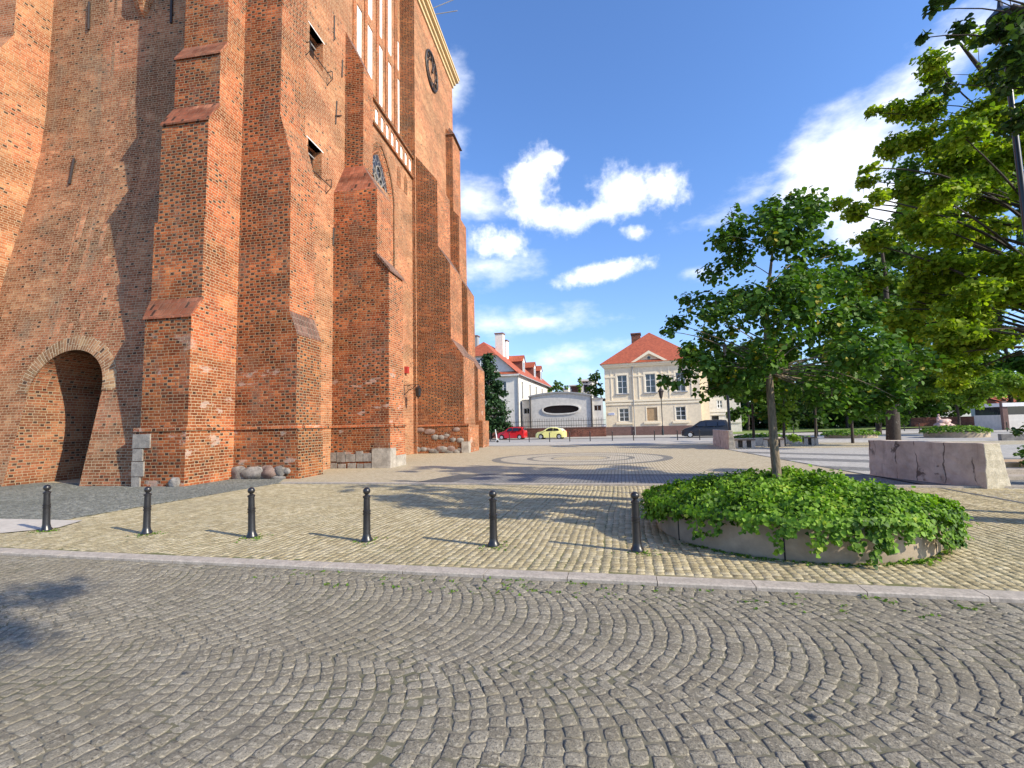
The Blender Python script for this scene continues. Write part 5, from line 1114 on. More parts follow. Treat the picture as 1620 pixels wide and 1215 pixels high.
for i in range(1, 7):
    z = zp+(zs-.5-zp)*i/7
    for a, b_ in zip([0]+[h[1]+.2 for h in H_[3:]], [h[0]-.2 for h in H_[3:]]+[W]): m_.box(a, b_, -.006, -.0, z-.02, z+.02)
trim('cornice', (-.35, W+.35, -.42, .1, ze-.25, ze+.02)); trim('cornice', (-.2, W+.2, -.22, -.001, ze-.5, ze-.25))
# hipped roof
xa_, za_ = F.w(1019.6, 526.5, D_*.42); ov = .6
m_ = MB(); e = [(-ov, -ov), (W+ov, -ov), (W+ov, D_+ov), (-ov, D_+ov)]
m_.add([(x, y, ze+.03) for x, y in e]+[(W*.5, D_*.42, za_), (W*.5, D_*.62, za_)], [(0, 1, 4), (1, 2, 5, 4), (2, 3, 5), (3, 0, 4, 5), (3, 2, 1, 0)]); m_.build('roof', 'roof_tile', t)
rf = t.children[-1]
cxx, czz = F.w(1006, 533, D_*.55); m_ = MB(); m_.box(cxx-.7, cxx+.7, D_*.5, D_*.62, ze+2, czz+.3); m_.box(cxx-.8, cxx+.8, D_*.5-.1, D_*.62+.1, czz+.3, czz+.5); f_ = m_.build('chimney', 'brick_low_wall', t); f_.parent = rf
pl_, zpl = F.w(996.5, 573); pr_, _ = F.w(1058, 571); pt__, zpt = F.w(1027, 555)
m_ = MB(); xm = (pl_+pr_)/2; m_.prism([(pl_+.3, ze), (pr_-.3, ze), (xm, zpt-.35)], lambda p, a: (p[0], a, p[1]), -.12, 3.5); m_.build('pediment', 'cream_plaster', t)
m_ = MB()
for sx in (pl_, pr_):
    a = np.array([sx, ze]); b_ = np.array([xm, zpt]); d = (b_-a)/np.linalg.norm(b_-a); nrm = np.array([-d[1], d[0]]); nrm = nrm if nrm[1] > 0 else -nrm
    m_.prism([tuple(a), tuple(b_), tuple(b_-np.array([0, .42])), tuple(a+np.array([.55 if sx == pl_ else -.55, 0]))], lambda p, q: (p[0], q, p[1]), -.5, 3.6)
m_.build('pediment_trim', 'cream_trim', t)
m_ = MB(); m_.lathe([(.2, -.18), (.2, -.1)], (xm, 0, ze+(zpt-ze)*.4), 12, 'y'); m_.build('oculus', 'dark_glass', t)
m_ = MB(); dx_ = F.w(1002.5, 630)[0]; m_.tube([(dx_, -.14, 0), (dx_, -.14, ze-.3)], .06, 8); m_.build('downpipe', 'lead_grey', t)
h = F.r(962.5, 972.5, 653, 656.8); m_ = MB(); m_.box(h[0], h[1], -.05, -.003, h[2], h[3]); sg = m_.build('street_sign', 'sign_white', t)
m_ = MB(); m_.box(h[0]+.04, h[1]-.04, -.06, -.051, (h[2]+h[3])/2-.06, (h[2]+h[3])/2+.06); f_ = m_.build('lettering', 'sign_blue', sg)
HF = F
# grey chapel-like wing with curved top
F = Front(838, 678, 70.5, -8.0); t = empty('grey_hall', F.o, 'grey windowless hall with curved roof edge and long oval window behind the fence', 'building', rz=F.a)
x1 = F.w(936, 650)[0]; zl = F.w(838, 629)[1]; zr = F.w(936, 626.5)[1]; xm, zm = F.w(888, 622); n = 24
tops = [(x1*i/n, (zl+(zr-zl)*i/n)+(zm-(zl+zr)/2)*(1-(2*i/n-1)**2)) for i in range(n+1)]
o = F.r(858, 917.6, 640.5, 654.5); oc_ = ((o[0]+o[1])/2, (o[2]+o[3])/2); ox, oz = (o[1]-o[0])/2*.95, (o[3]-o[2])/2*.9
def oval(sx, sz, k_=28):
    out = []
    for i in range(k_):
        a = 2*pi*i/k_; c_, s_ = cos(a), sin(a); out.append((oc_[0]+sx*math.copysign(abs(c_)**.75, c_), oc_[1]+sz*(abs(s_)**.9)*(1 if s_ >= 0 else -1)*(1 if True else 1)))
    return out
m_ = MB(); m_.prism([(0, 0), (x1, 0)]+tops[::-1], lambda p, a: (p[0], a, p[1]), 0, 9); m_.build('wall', 'grey_plaster', t)
m_ = MB(); m_.prism(oval(ox, oz), lambda p, a: (p[0], a, p[1]), -.02, .05); ow = m_.build('oval_window', 'dark_glass', t)
A_, B_ = oval(ox, oz), oval(ox+.2, oz+.2); m_ = MB(); k_ = len(A_)
m_.add([(p[0], -.14, p[1]) for p in A_]+[(p[0], -.14, p[1]) for p in B_]+[(p[0], -.0, p[1]) for p in A_]+[(p[0], -.0, p[1]) for p in B_], [q for i in range(k_) for q in ((i, (i+1) % k_, k_+(i+1) % k_, k_+i), (i, 2*k_+i, 2*k_+(i+1) % k_, (i+1) % k_), (k_+i, k_+(i+1) % k_, 3*k_+(i+1) % k_, 3*k_+i))]); f_ = m_.build('frame', 'pale_plaster', t); f_.parent = ow
m_ = MB(); m_.prism([(p[0]*1.01-.05, p[1]) for p in tops]+[(p[0]*1.01-.05, p[1]+.22) for p in tops[::-1]], lambda p, a: (p[0], a, p[1]), -.25, 9.2); m_.build('roof_edge', 'lead_grey', t)
xl = F.w(824.5, 650)[0]; zt_ = F.w(830, 633.5)[1]; xr_ = F.w(953.5, 650)[0]; zt2 = F.w(945, 630.5)[1]
for (a, b_, zz_, wpx) in [(xl, -.02, zt_, (827, 837, 645.7, 654.5)), (x1+.02, xr_, zt2, (938.8, 950.3, 640.7, 649.6))]:
    h = F.r(*wpx); m_ = MB(); panel(m_, (1, 0, 0), (0, 0, 1), (0, -1, 0), b_-a, zz_, [(h[0]-a, h[1]-a, h[2], h[3])], .2, (a, .6, 0)); m_.add([(a, .6, zz_), (b_, .6, zz_), (b_, 9, zz_), (a, 9, zz_)], [(0, 1, 2, 3)]); m_.build('side_wall', 'grey_plaster', t, fix=False)
    window(t, h, .6, 2, 1, 'lead_grey', 'dark_glass', .12); m_ = MB(); m_.box(a-.03, b_+.03, .45, 9, zz_, zz_+.15); m_.build('roof_edge', 'lead_grey', t)
for px_ in (839.5, 936.5): xx = F.w(px_, 650)[0]; m_ = MB(); m_.tube([(xx, -.1, 0), (xx, -.1, zl)], .09, 8); m_.build('downpipe', 'rust_iron', t)
# fence on a low red wall
Ff = Front(762, 690, 68.0, -8.0); t = empty('iron_fence', Ff.o, 'spiked iron fence on a low dark red brick wall in front of the grey hall', 'fence', rz=Ff.a)
fx = Ff.w(958.5, 680)[0]; zw = (Ff.w(800, 680.2)[1]+Ff.w(930, 676)[1])/2; zf_ = Ff.w(880, 662.5)[1]
m_ = MB(); m_.box(0, fx, 0, .4, 0, zw); m_.build('low_wall', 'brick_low_wall', t); m_ = MB(); m_.box(-.03, fx+.03, -.05, .45, zw, zw+.12); m_.build('coping', 'brown_plinth', t)
m_ = MB(); m_.box(0, fx, .18, .22, zw+.35, zw+.42); m_.box(0, fx, .18, .22, zf_-.35, zf_-.29); fr_ = m_.build('rail', 'rust_iron', t)
m_ = MB(); nb = int(fx/.34)
for i in range(nb): x = .1+i*.34; m_.tube([(x, .2, zw+.1), (x, .2, zf_-.1), (x, .2, zf_+.12)], [.022, .022, .004], 5)
tag(m_.build('bars', 'rust_iron', t), kind='stuff')
# white house with dormers
F = Front(821.5, 690, 70.0, -5.5); t = empty('white_house', F.o, 'white gabled house with red tiled roof, three dormers and tall chimneys at the left', 'house', rz=F.a)
wl = -F.w(705, 640)[0]; zE = F.w(821, 591)[1]; L_ = F.side(875, 640, 0)[0]; zH = F.w(770, 562)[1]; xap = F.w(757, 540)[0]; 
half = -xap; zR = zE+ (half)*.93; 
hw_ = [F.r(771, 778, 567, 582), F.r(790, 801, 603, 624)]
m_ = MB(); xh = -(zH-zE)/.93                  # where the verge meets the half hip
hl = -wl
lft = 2*xap
panel(m_, (1, 0, 0), (0, 0, 1), (0, -1, 0), -lft, zE, [(hw_[1][0]-lft, hw_[1][1]-lft, hw_[1][2], hw_[1][3])], .2, (lft, 0, 0))
m_.add([(lft, 0, zE), (0, 0, zE), (xh, 0, zH), (lft-xh, 0, zH)], [(0, 1, 2, 3)])
nw = 7; Hs = []
for (x0, x1, y0, y1) in [(826, 828, 604, 628), (838, 840.5, 609, 630), (848, 850, 613, 632), (857.5, 859, 616.5, 633)]:
    a, zb_ = F.side((x0+x1)/2, y1, 0); _, zt_ = F.side((x0+x1)/2, y0, 0); Hs.append((a-.55, a+.55, zE-3.6, zE-1.0))
panel(m_, (0, 1, 0), (0, 0, 1), (1, 0, 0), L_, zE, Hs, .2, (0, 0, 0)); m_.build('wall', 'pale_plaster', t, fix=False)
window(t, hw_[1], 0, 2, 2); 
for h in Hs: m_ = MB(); m_.box(-.2, -.16, h[0], h[1], h[2], h[3]); m_.build('window', 'window_glass', t)
m_ = MB(); m_.box(hw_[0][0]-1.9, hw_[0][1], -.04, -.003, hw_[0][2], hw_[0][3]); gw = m_.build('window', 'window_glass', t)
m_ = MB(); a, b_, c, d = hw_[0]; a -= 1.9
for i in range(4): x = a+(b_-a)*i/3; m_.box(x-.06, x+.06, -.08, -.041, c, d)
m_.box(a, b_, -.079, -.0405, d-.08, d+.04); m_.box(a, b_, -.079, -.0405, c-.04, c+.08); m_.box(a, b_, -.077, -.0405, (c+d)/2-.04, (c+d)/2+.04); f_ = m_.build('frame', 'white_frame', gw)
# roof: half-hipped front
ov = .45; zo = zE-.2
m_ = MB(); yr = (zR-zH)/1.0
m_.add([(ov, -ov, zo), (ov, L_+ov, zo), (xap, L_+ov, zR), (xap, yr, zR), (xh+.2, -ov, zH-.1), (lft-ov, -ov, zo), (lft-ov, L_+ov, zo), (lft-xh-.2, -ov, zH-.1)],
       [(0, 1, 2, 3, 4), (5, 7, 3, 2, 6), (4, 3, 7)]); rf = m_.build('roof', 'roof_tile', t)
m_ = MB(); m_.box(lft-.2, .3, -.45, .0-.003, zE-.3, zE-.02); m_.build('cornice', 'pale_plaster', t); m_ = MB(); m_.add([(lft-.2, -.5, zE-.02), (.3, -.5, zE-.02), (.1, -.005, zE+.4), (lft, -.005, zE+.4)], [(0, 1, 2, 3)]); m_.build('cornice_roof', 'roof_tile', t)
m_ = MB(); m_.tube([(ov, -ov, zo), (ov, L_, zo)], .11, 6); m_.build('gutter', 'lead_grey', t); m_ = MB(); m_.tube([(.06, -.12, zo), (.06, -.12, 0)], .08, 6); m_.build('downpipe', 'lead_grey', t)
for (xf, zt_, zb_, xc) in [(828.5, 560, 588, 808), (846, 570.5, 597, 832), (856, 579.5, 603, 848)]:
    xd = -1.2; y0 = F.side(xf, (zt_+zb_)/2, xd)[0]; wd = 1.5; zb0 = zE+1.0; zt0 = zb0+2.1; zp_ = zt0+.9
    m_ = MB(); m_.add([(xd, y0-wd/2, zb0-.4), (xd, y0+wd/2, zb0-.4), (xd, y0+wd/2, zt0), (xd, y0, zp_), (xd, y0-wd/2, zt0)], [(0, 1, 2, 3, 4)]); d_ = m_.build('dormer', 'white_plaster', t, fix=False)
    m_ = MB(); m_.prism([(xd-.01, zb0-.4), (xd-.01, zt0), (xd-4.0, zt0)], lambda p, a: (p[0], a, p[1]), y0-wd/2, y0+wd/2); f_ = m_.build('cheek', 'brown_cheek', t); f_.parent = d_
    m_ = MB(); m_.add([(xd+.15, y0-wd/2-.25, zt0-.1), (xd+.15, y0, zp_+.12), (xd-5, y0, zp_+.12), (xd-4.6, y0-wd/2-.25, zt0-.1), (xd+.15, y0+wd/2+.25, zt0-.1), (xd-4.6, y0+wd/2+.25, zt0-.1)], [(0, 1, 2, 3), (1, 4, 5, 2)]); f_ = m_.build('dormer_roof', 'roof_tile', t); f_.parent = d_
    m_ = MB(); m_.box(xd+.01, xd+.03, y0-.4, y0+.4, zb0+.3, zt0-.2); f_ = m_.build('dormer_window', 'window_glass', t); f_.parent = d_
for (x0, x1, yt, yb, d, mt_) in [(783, 795, 527, 560, 6, 'pale_plaster'), (796, 801.5, 538, 562, 8, 'white_plaster'), (743, 755, 531, 545, 9, 'lead_grey')]:
    a, zt_ = F.w((x0+x1)/2, yt, d); u0, u1 = F.w(x0, yt, d)[0], F.w(x1, yt, d)[0]; m_ = MB(); m_.box(u0, u1, d, d+1.2, zE+1, zt_-.15); f_ = m_.build('chimney', mt_, t); f_.parent = rf
    m_ = MB(); m_.box(u0-.1, u1+.1, d-.1, d+1.3, zt_-.15, zt_+.05); c2 = m_.build('chimney_cap', 'brown_plinth', t); c2.parent = rf
# things seen over the grey hall
F = Front(898, 690, 105, -6); t = empty('red_shed', F.o, 'small dark red building with pale roof seen over the grey hall', 'building', rz=F.a)
a, z1 = F.w(902, 611); b_, z0 = F.w(914, 620); u1 = F.w(914.5, 615)[0]; m_ = MB(); m_.box(a, u1, 0, 6, 0, z1); m_.build('wall', 'brick_low_wall', t); m_ = MB(); m_.box(a-.3, u1+.3, -.3, 6.3, z1, z1+.25); m_.build('roof', 'pale_plaster', t)
F = Front(920, 690, 100, -6); t = empty('grey_house', F.o, 'tall grey modern house with white flat roof between cypress and cream house', 'building', rz=F.a)
a, z1 = F.w(919, 603); u1 = F.w(937, 610)[0]; m_ = MB(); m_.box(a, u1, 0, 8, 0, z1); m_.build('wall', 'grey_plaster', t); m_ = MB(); m_.box(a-.3, u1+.5, -.5, 8.3, z1, z1+.35); m_.build('roof', 'white_plaster', t)
for (x0, x1, y0, y1) in [(922, 925, 604.5, 606), (926, 930, 604.5, 606), (924, 930, 609, 620), (931, 934, 609, 620)]:
    h = F.r(x0, x1, y0, y1); m_ = MB(); m_.box(h[0], h[1], -.05, -.003, h[2], h[3]); m_.build('window', 'dark_glass', t)
F = Front(892, 690, 98, -6); t = empty('blue_roofed_shed', F.o, 'pale shed with dark blue window band seen over the grey hall', 'building', rz=F.a)
a, z1 = F.w(891, 613.5); u1 = F.w(899, 618)[0]; m_ = MB(); m_.box(a, u1, 0, 5, 0, z1); m_.build('wall', 'pale_plaster', t); m_ = MB(); h = F.r(892, 898, 614.5, 616.5); m_.box(h[0], h[1], -.04, -.003, h[2], h[3]); m_.build('window', 'sign_blue', t)
def fartree(label, px, Y, yb, topy, LCs, mat, seed, name='background_tree', size=.5, fl=.9, dens=2.0, depth=1.5):
    rg = np.random.default_rng(seed); bb_ = np.array([atY(px, yb, Y)[0], Y, 0.]); bs_ = [C(x, y, Y, r_, fl, rg.normal(0, .4)*depth) for x, y, r_ in LCs]; cl_ = expand(bs_, rg, 4, .8, .5)
    trk = [bb_, atY(px, (yb+topy)/2+10, Y), atY(px, topy+4, Y)]
    return tree(name, label, 'tree', bb_, trk, [.25, .18, .04], cl_, dens*7, size, mat, 'bark_dark', seed, None, LEAF, branch_from=.2, limbs=bs_, tw=5)
fartree('feathery green tree behind the end of the white house roof', 880, 95, 690, 602, [(876, 612, 7), (884, 612, 8), (890, 616, 6), (872, 618, 6), (880, 606, 4), (895, 612, 5), (884, 620, 8)], 'leaf_linden', 91)
fartree('narrow columnar cypress standing above the grey hall', 917, 92, 690, 600, [(917, 600, 2.2), (917, 604, 3), (917.5, 609, 3.4), (917, 614, 3.6), (917, 620, 3.8), (918, 627, 4)], 'leaf_hedge', 92, 'cypress', .4, 1.2, 3.0, .2)
fartree('bushy green tree between the grey hall and the cream house', 943, 84, 690, 585, [(944, 590, 6), (938, 600, 8), (946, 602, 9), (935, 612, 8), (945, 614, 10), (940, 622, 9), (950, 620, 8), (930, 622, 6)], 'leaf_linden', 93)
# spruce at the church corner
rg = np.random.default_rng(95); Ys = 63.0; bb_ = np.array([atY(776, 692, Ys)[0], Ys, 0.]); cl_ = []
for i in range(150):
    f = (i+.5)/150; y = 558+f*122; wv_ = 4+30*f**.85; wv_ = wv_*(1 if f < .85 else 1-(f-.85)*2.2); a = rg.uniform(0, 2*pi); px_ = 773+6*f+wv_*cos(a)*rg.uniform(.35, 1.0); c_ = C(px_, y+rg.normal(0, 2), Ys, 5.0+5.0*f, .5, 0); cl_.append((c_[0], c_[1]+sin(a)*wv_*.085, c_[2], c_[3], .55))
tree('spruce_tree', 'dark green conical spruce beside the white house at the church corner', 'tree', bb_, [bb_, atY(774, 640, Ys), atY(772, 556, Ys)], [.28, .2, .03], cl_, 13, .30, 'leaf_spruce', 'bark_dark', 96, branch_from=.1, twigs=False)
# grey side building right of the cream house
F = Front(1121, 688, 78, -8); t = empty('grey_stone_house', F.o, 'shaded grey stone house with one white window right of the cream house', 'house', rz=F.a)
u1 = F.w(1172, 650)[0]; z1 = F.w(1140, 622)[1]; h = F.r(1134, 1143.5, 632.5, 646)
m_ = MB(); panel(m_, (1, 0, 0), (0, 0, 1), (0, -1, 0), u1, z1, [tuple(h)], .15, (0, 0, 0)); m_.add([(0, 0, z1), (u1, 0, z1), (u1, 8, z1), (0, 8, z1)], [(0, 1, 2, 3)]); m_.build('wall', 'grey_plaster', t, fix=False); window(t, h, 0, 2, 2, fw=.14)
for y_ in (624, 650.5, 655, 668): z_ = F.w(1140, y_)[1]; m_ = MB(); m_.box(-.05, u1, -.14, -.002, z_-.12, z_+.12); m_.build('string_course', 'pale_plaster', t)
m_ = MB(); h = F.r(1126, 1137, 658, 664); m_.box(h[0], h[1], -.04, -.003, h[2], h[3]); m_.build('window', 'dark_glass', t)
# far right
F = Front(1590, 664, 60, -6); t = empty('pale_kiosk', F.o, 'pale glazed kiosk with dark corner post at the far right edge', 'building', rz=F.a)
u1 = F.w(1680, 650)[0]; z1 = F.w(1600, 643)[1]; z0 = F.w(1600, 656)[1]; m_ = MB(); m_.box(0, u1, 0, 5, 0, z0); m_.build('wall', 'pale_plaster', t); m_ = MB(); m_.box(.1, u1, .05, 4.9, z0+.002, z1); m_.build('window', 'window_glass', t); m_ = MB(); m_.box(-.3, u1, -.4, 5.4, z1, z1+.4); m_.build('roof', 'white_plaster', t)
a = F.w(1583, 650)[0]; m_ = MB(); m_.box(a, a+.45, -.3, .1, 0, z1+.6); m_.build('post', 'brown_plinth', t)
F = Front(1586, 664, 95, -6); t = empty('red_roofed_house', F.o, 'far house with a red tiled roof showing above the pale kiosk', 'house', rz=F.a)
z1 = F.w(1600, 640)[1]; zz_ = F.w(1600, 629)[1]; u1 = F.w(1640, 640)[0]; m_ = MB(); m_.box(0, u1, 0, 8, 0, z1); m_.build('wall', 'pale_plaster', t); m_ = MB(); m_.prism([(-.4, z1), (8.4, z1), (4, zz_+1.5)], lambda p, a: (a, p[0], p[1]), -.4, u1+.4); m_.build('roof', 'roof_tile', t)
F = Front(1440, 668, 90, -4); t = empty('garden_wall', F.o, 'long reddish low wall beyond the park lawn', 'wall', rz=F.a); u1 = F.w(1578, 660)[0]; z1 = F.w(1480, 660)[1]; m_ = MB(); m_.box(0, u1, 0, .5, 0, max(1.2, z1)); m_.build('wall', 'brick_low_wall', t)
rg = np.random.default_rng(97); q = atY(1487, 671, 72); t = empty('stone_sculpture', (q[0], q[1], 0), 'pale pink stone sculpture with a small figure, beyond the street at right', 'sculpture')
zg = CH-(671-horizon(1487))/FPX*np.dot(q-CAMP, _f); m_ = MB()
for i, (x, y, z, r_) in enumerate([(0, 0, .35, .7), (.7, .2, .4, .7), (1.3, 0, .25, .5), (.3, -.2, .9, .5), (.9, .1, 1.0, .4)]): m_.blob((x, y, z), r_, i, .25, 12, 8, (1.1, 1, .8))
m_.build('rocks', 'sculpture_stone', t, smooth=True)
m_ = MB(); m_.tube([(-.15, 0, .5), (-.1, 0, 1.0), (-.12, 0, 1.45), (-.12, 0, 1.62), (-.1, -.02, 1.78), (-.08, -.02, 1.95)], [.2, .24, .22, .09, .14, .08], 10); m_.tube([(-.3, 0, 1.4), (-.32, -.2, 1.1), (-.05, -.3, .95)], [.08, .07, .05], 7); m_.tube([(.05, 0, 1.4), (.2, -.2, 1.15), (.35, -.3, 1.05)], [.08, .07, .05], 7); m_.build('figure', 'sculpture_stone', t, smooth=True)

# ------------------------------------------------------------------ cars, scooter, posts
def car(name, label, Lc, Hc, Wc, top, belt, wheels, wr, glassp, bodym, roofm, loc, rz, extra=None):
    """outline given nose-left in metres along x (0 nose), z; mirrored front/back by the caller"""
    t = empty(name, loc, label, 'car', 'cars parked across the street', rz)
    out = [p for p in top]; bot = []
    gz = .20; pts = [(out[-1][0]-.02, gz+.02)]
    arcs = []
    for wx in sorted(wheels, reverse=True):
        R_ = wr*1.16; arcs += [(wx+R_, gz)]+[(wx+R_*cos(a), max(gz, wr+R_*sin(a))) for a in np.linspace(0, pi, 11)]+[(wx-R_, gz)]
    poly = out+pts+arcs+[(out[0][0]+.02, gz+.02)]
    def hw(x, z):
        e = 1-.10*max(0, 1-x/.7)**2-.09*max(0, 1-(Lc-x)/.6)**2
        return Wc/2*e*(1 if z < belt else 1-.26*((z-belt)/(Hc-belt)))
    ts = [-1, -.965, -.85, 0, .85, .965, 1]; ins = [.045, .012, 0, 0, 0, .012, .045]; cx_, cz_ = Lc/2, Hc*.45
    m_ = MB(); n = len(poly); vs = []
    for tv, iv in zip(ts, ins):
        for (x, z) in poly:
            x2 = x+(cx_-x)*iv*.8; z2 = z+(cz_-z)*iv*(1 if z > belt else .2); vs.append((x2, tv*hw(x, z), z2))
    fs = [(k_*n+i, k_*n+(i+1) % n, (k_+1)*n+(i+1) % n, (k_+1)*n+i) for k_ in range(len(ts)-1) for i in range(n)]+[tuple(range(n-1, -1, -1)), tuple((len(ts)-1)*n+i for i in range(n))]
    m_.add(vs, fs)
    if roofm != bodym:
        for k_ in range(len(fs)):
            c_ = np.mean([vs[i] for i in fs[k_]], 0)
            if c_[2] > belt+.12 and len(fs[k_]) == 4: m_.mi[k_] = 1
    m_.build('body', [bodym, roofm], t, smooth=True)
    m_ = MB(); m_.box(.25, Lc-.25, -Wc*.43, Wc*.43, .17, .5); m_.build('underside', 'under_black', t)
    for sd in (-1, 1):
        for gp in glassp:
            m_ = MB(); m_.add([(x, sd*(hw(x, z)*1.0+.012), z) for x, z in gp], [tuple(range(len(gp)))]); m_.build('window', 'dark_glass', t)
        for wx in wheels:
            m_ = MB(); m_.lathe([(wr*.55, -.1), (wr*.93, -.1), (wr, -.06), (wr, .06), (wr*.93, .1), (wr*.55, .1)], (wx, sd*(Wc/2-.12), wr), 20, 'y'); wh = m_.build('wheel', 'tyre', t, smooth=True)
            m_ = MB(); yy = sd*(Wc/2-.015); m_.lathe([(wr*.64, -.01), (wr*.60, .012), (wr*.2, .0)], (wx, yy, wr), 16, 'y')
            rim = m_.build('rim', 'alloy', t, smooth=True); rim.parent = wh
        zz_ = belt-.12; m_ = MB(); m_.blob((top[1][0]+.16, sd*hw(.2, .6)*.86, top[1][1]-.10), .12, 3, .05, 10, 6, (1.5, .6, .7)); m_.build('headlight', 'headlight_glass', t, smooth=True)
        m_ = MB(); m_.blob((glassp[0][0][0]+.12, sd*(hw(1.2, belt)+.09), belt+.08), .1, 4, .05, 8, 6, (.8, .9, .7)); m_.build('mirror', bodym, t, smooth=True)
        m_ = MB(); m_.blob((Lc-.08, sd*Wc*.42, belt-.05), .1, 5, .05, 8, 6, (.5, .7, 1.6)); m_.build('tail_light', 'tail_red', t, smooth=True)
    ks = [i for i in range(len(top)-1) if top[i][1] >= belt and top[i+1][1]-top[i][1] > .2][:1]; kr = [i for i in range(len(top)-1) if top[i+1][1]-top[i][1] < -.15 and top[i][1] > belt+.2][:1]
    for i in ks+kr:
        (xa_, za_), (xb_, zb_) = top[i], top[i+1]; nx_, nz_ = -(zb_-za_), (xb_-xa_); ln = sqrt(nx_*nx_+nz_*nz_); nx_, nz_ = nx_/ln*.012, nz_/ln*.012
        q = [(xa_+(xb_-xa_)*f+nx_, za_+(zb_-za_)*f+nz_) for f in (.1, .9)]
        m_ = MB(); m_.add([(q[0][0], -hw(*q[0])*.86, q[0][1]), (q[0][0], hw(*q[0])*.86, q[0][1]), (q[1][0], hw(*q[1])*.84, q[1][1]), (q[1][0], -hw(*q[1])*.84, q[1][1])], [(0, 1, 2, 3)]); m_.build('windscreen' if i in ks else 'rear_window', 'dark_glass', t)
    for sd in (-1, 1): m_ = MB(); m_.box(glassp[0][2][0]-.28, glassp[0][2][0]-.10, sd*(hw(1.5, belt-.1)+.006)-.012, sd*(hw(1.5, belt-.1)+.006)+.012, belt-.1, belt-.06); m_.build('door_handle', bodym, t)
    m_ = MB(); m_.box(-.03, -.005, -.26, .26, .42, .53); m_.build('number_plate', 'paper_white', t)
    return t
def place_car(px0, Y, rz): q = atY(px0, 690, Y); return (q[0], q[1], -.02)
RZ = radians(-9.5)
redtop = [(0, .42), (.02, .72), (.28, .90), (.85, 1.02), (1.02, 1.08), (1.55, 1.50), (1.9, 1.60), (2.9, 1.60), (3.42, 1.55), (3.60, 1.10), (3.68, .85), (3.68, .45)]
car('parked_car', 'small red hatchback parked nose-left in front of the fence', 3.68, 1.60, 1.62, redtop, 1.02, [.66, 3.06], .30, [[(1.22, 1.06), (2.1, 1.06), (2.1, 1.48), (1.66, 1.46)], [(2.2, 1.06), (2.95, 1.08), (2.92, 1.48), (2.2, 1.48)], [(3.05, 1.12), (3.35, 1.16), (3.2, 1.46), (3.03, 1.48)]], 'car_red', 'car_red', place_car(789, 61.5, 0), RZ)
yeltop = [(0, .42), (.02, .64), (.25, .86), (.75, .98), (1.0, 1.04), (1.55, 1.40), (2.05, 1.50), (2.7, 1.48), (3.25, 1.28), (3.55, 1.0), (3.70, .85), (3.70, .45)]
car('parked_car', 'small pale yellow car with cream roof parked nose-left before the grey hall', 3.70, 1.50, 1.68, yeltop, .98, [.70, 3.02], .31, [[(1.18, 1.01), (2.25, 1.01), (2.25, 1.36), (1.98, 1.38), (1.66, 1.30)], [(2.33, 1.01), (3.1, 1.05), (2.85, 1.28), (2.33, 1.36)]], 'car_yellow', 'car_cream', place_car(849.5, 60.5, 0), RZ)
vantop = [(0, .45), (.02, .80), (.35, 1.0), (1.0, 1.18), (1.15, 1.24), (1.95, 1.78), (2.5, 1.88), (4.1, 1.88), (4.55, 1.82), (4.78, 1.3), (4.85, .9), (4.85, .45)]
car('parked_car', 'black people carrier parked nose-left in front of the cream house, partly behind a concrete block', 4.85, 1.88, 1.80, vantop, 1.18, [.86, 3.95], .32, [[(1.45, 1.22), (2.45, 1.22), (2.45, 1.70), (2.05, 1.68)], [(2.55, 1.22), (3.6, 1.22), (3.6, 1.72), (2.55, 1.72)], [(3.7, 1.22), (4.45, 1.26), (4.3, 1.70), (3.7, 1.72)]], 'car_black', 'car_black', place_car(1078.5, 55.5, 0), RZ)
# far posts
fp = [(776, 698), (806, 699.3), (837.3, 699.3), (869.6, 699.3), (901.5, 698.5), (933.8, 698), (968.9, 697.5), (1002.5, 697), (1035.8, 696.5), (1072.1, 696.5), (1107.2, 696.3)]
near_ = ['beside the white scooter', 'before the red car nose', 'behind the red car tail', 'in front of the yellow car door', 'at the yellow car tail', 'before the right end of the grey hall', 'before the left corner of the cream house', 'below the pediment left side', 'left of the street lamp foot', 'at the black car nose', 'in front of the black car door']
pr_ = None
for i, (x, y) in enumerate(fp):
    p = G(x, y)
    if pr_ is None:
        pr_ = empty('street_post', (0, 0, 0), 'p', 'post'); m_ = MB(); m_.lathe([(.06, 0), (.05, .03), (.045, .85), (.05, .86), (.05, .93), (.03, .97)], n=10); m_.build('post', 'black_iron', pr_, smooth=True); o = pr_
    else: o = copy_tree(pr_)
    o.location = (p[0], p[1], .005); tag(o, 'slim dark street post '+near_[i], 'post', 'slim posts along the street')
for i, (x, y, l_) in enumerate([(1256, 688, 'slim dark street post left of the low oval planter, farther one'), (1294, 690.5, 'slim dark street post just left of the low oval planter'), (1431, 682, 'slim dark street post right of the thick dark trunk'), (1455, 684, 'slim dark street post above the concrete block middle'), (1550, 674, 'slim dark street post behind the clipped planter'), (1594, 683, 'slim dark street post above the block right end')]):
    p = G(x, y); o = copy_tree(pr_); o.location = (p[0], p[1], .02); tag(o, l_, 'post', 'slim posts along the street')
# street lamp by the cream house
q = atY(1049, 690, 66.5); t = empty('street_lamp', (q[0], q[1], .03), 'slender dark old-fashioned street lamp in front of the cream house', 'street lamp'); ztop_ = float(atY(1046.5, 610, 66.5)[2])
m_ = MB(); m_.lathe([(.16, 0), (.15, .5), (.09, .9), (.07, 1.2), (.09, 1.25), (.06, 1.3), (.05, ztop_-1.9), (.09, ztop_-1.85)], n=10); m_.build('post', 'black_iron', t, smooth=True)
m_ = MB(); m_.lathe([(.06, ztop_-1.85), (.22, ztop_-1.5), (.32, ztop_-.9), (.38, ztop_-.85), (.42, ztop_-.8), (.12, ztop_-.4), (.04, ztop_)], n=8); m_.build('lantern', 'rust_iron', t)
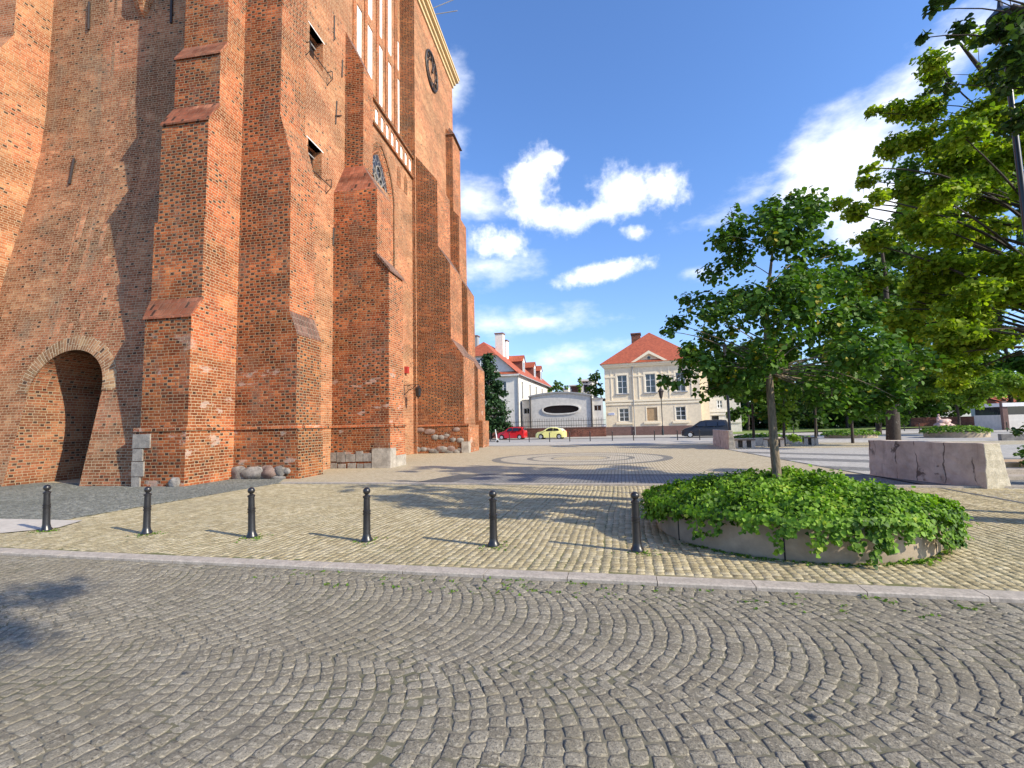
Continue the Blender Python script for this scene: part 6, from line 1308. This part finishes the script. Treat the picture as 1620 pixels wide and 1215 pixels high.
# e-scooter
q = G(771, 700.2); t = empty('kick_scooter', (q[0]-.05, q[1], .004), 'white electric kick scooter standing at the kerb by the church corner', 'scooter', rz=RZ); k_ = 1.15
m_ = MB(); m_.box(.1*k_, .85*k_, -.08, .08, .10, .17); m_.build('deck', 'black_iron', t)
m_ = MB(); m_.tube([(.85*k_, 0, .15), (1.0*k_, 0, .25), (.98*k_, 0, .45), (.86*k_, 0, 1.2*k_)], [.05, .06, .05, .04], 8); m_.build('stem', 'white_frame', t, smooth=True)
m_ = MB(); m_.tube([(.84*k_, -.26, 1.2*k_), (.86*k_, 0, 1.22*k_), (.84*k_, .26, 1.2*k_)], .028, 6); m_.build('handlebar', 'black_iron', t)
for x in (0.05, 1.05): m_ = MB(); m_.lathe([(.06, -.03), (.13, -.03), (.13, .03), (.06, .03)], (x*k_, 0, .13), 14, 'y'); m_.build('wheel', 'tyre', t)
m_ = MB(); m_.tube([(.9*k_, .0, .30), (1.1*k_, 0, .32), (1.2*k_, 0, .18)], .035, 6); m_.build('mudguard', 'white_frame', t)
# weeds in the joints along the kerb and at the bollards
rg = np.random.default_rng(99); pw = []
for _ in range(120):
    s_ = rg.choice([rg.uniform(8, 13), rg.uniform(5, 9)]); c_ = np.array(kp(s_, -.21-rg.choice([.02, .16, .30, .45])-abs(rg.normal(0, .05)))); pw.append((c_, -.029, rg.integers(3, 9)))
for bq, _ in bp:
    for _ in range(26): p = G(*bq); pw.append((p[:2]+rg.normal(0, .12, 2)+np.array([.04, -.03]), .012, rg.integers(2, 6)))
for _ in range(260): a = rg.uniform(-2.6, -.2); pw.append((PC+np.array([cos(a), sin(a)])*(PR+abs(rg.normal(0, .05))), .01, 4))
P_, z_ = [], []
for c_, z0, k_ in pw:
    for _ in range(int(k_)): P_.append((*(c_+rg.normal(0, .016, 2)), z0-.004+abs(rg.normal(0, .006))))
P_ = np.array(P_); tag(leaves('weeds', P_, np.tile([0, 0, 1.], (len(P_), 1))+rg.normal(0, .5, (len(P_), 3)), .028, 'leaf_hedge', None, rg), kind='stuff')
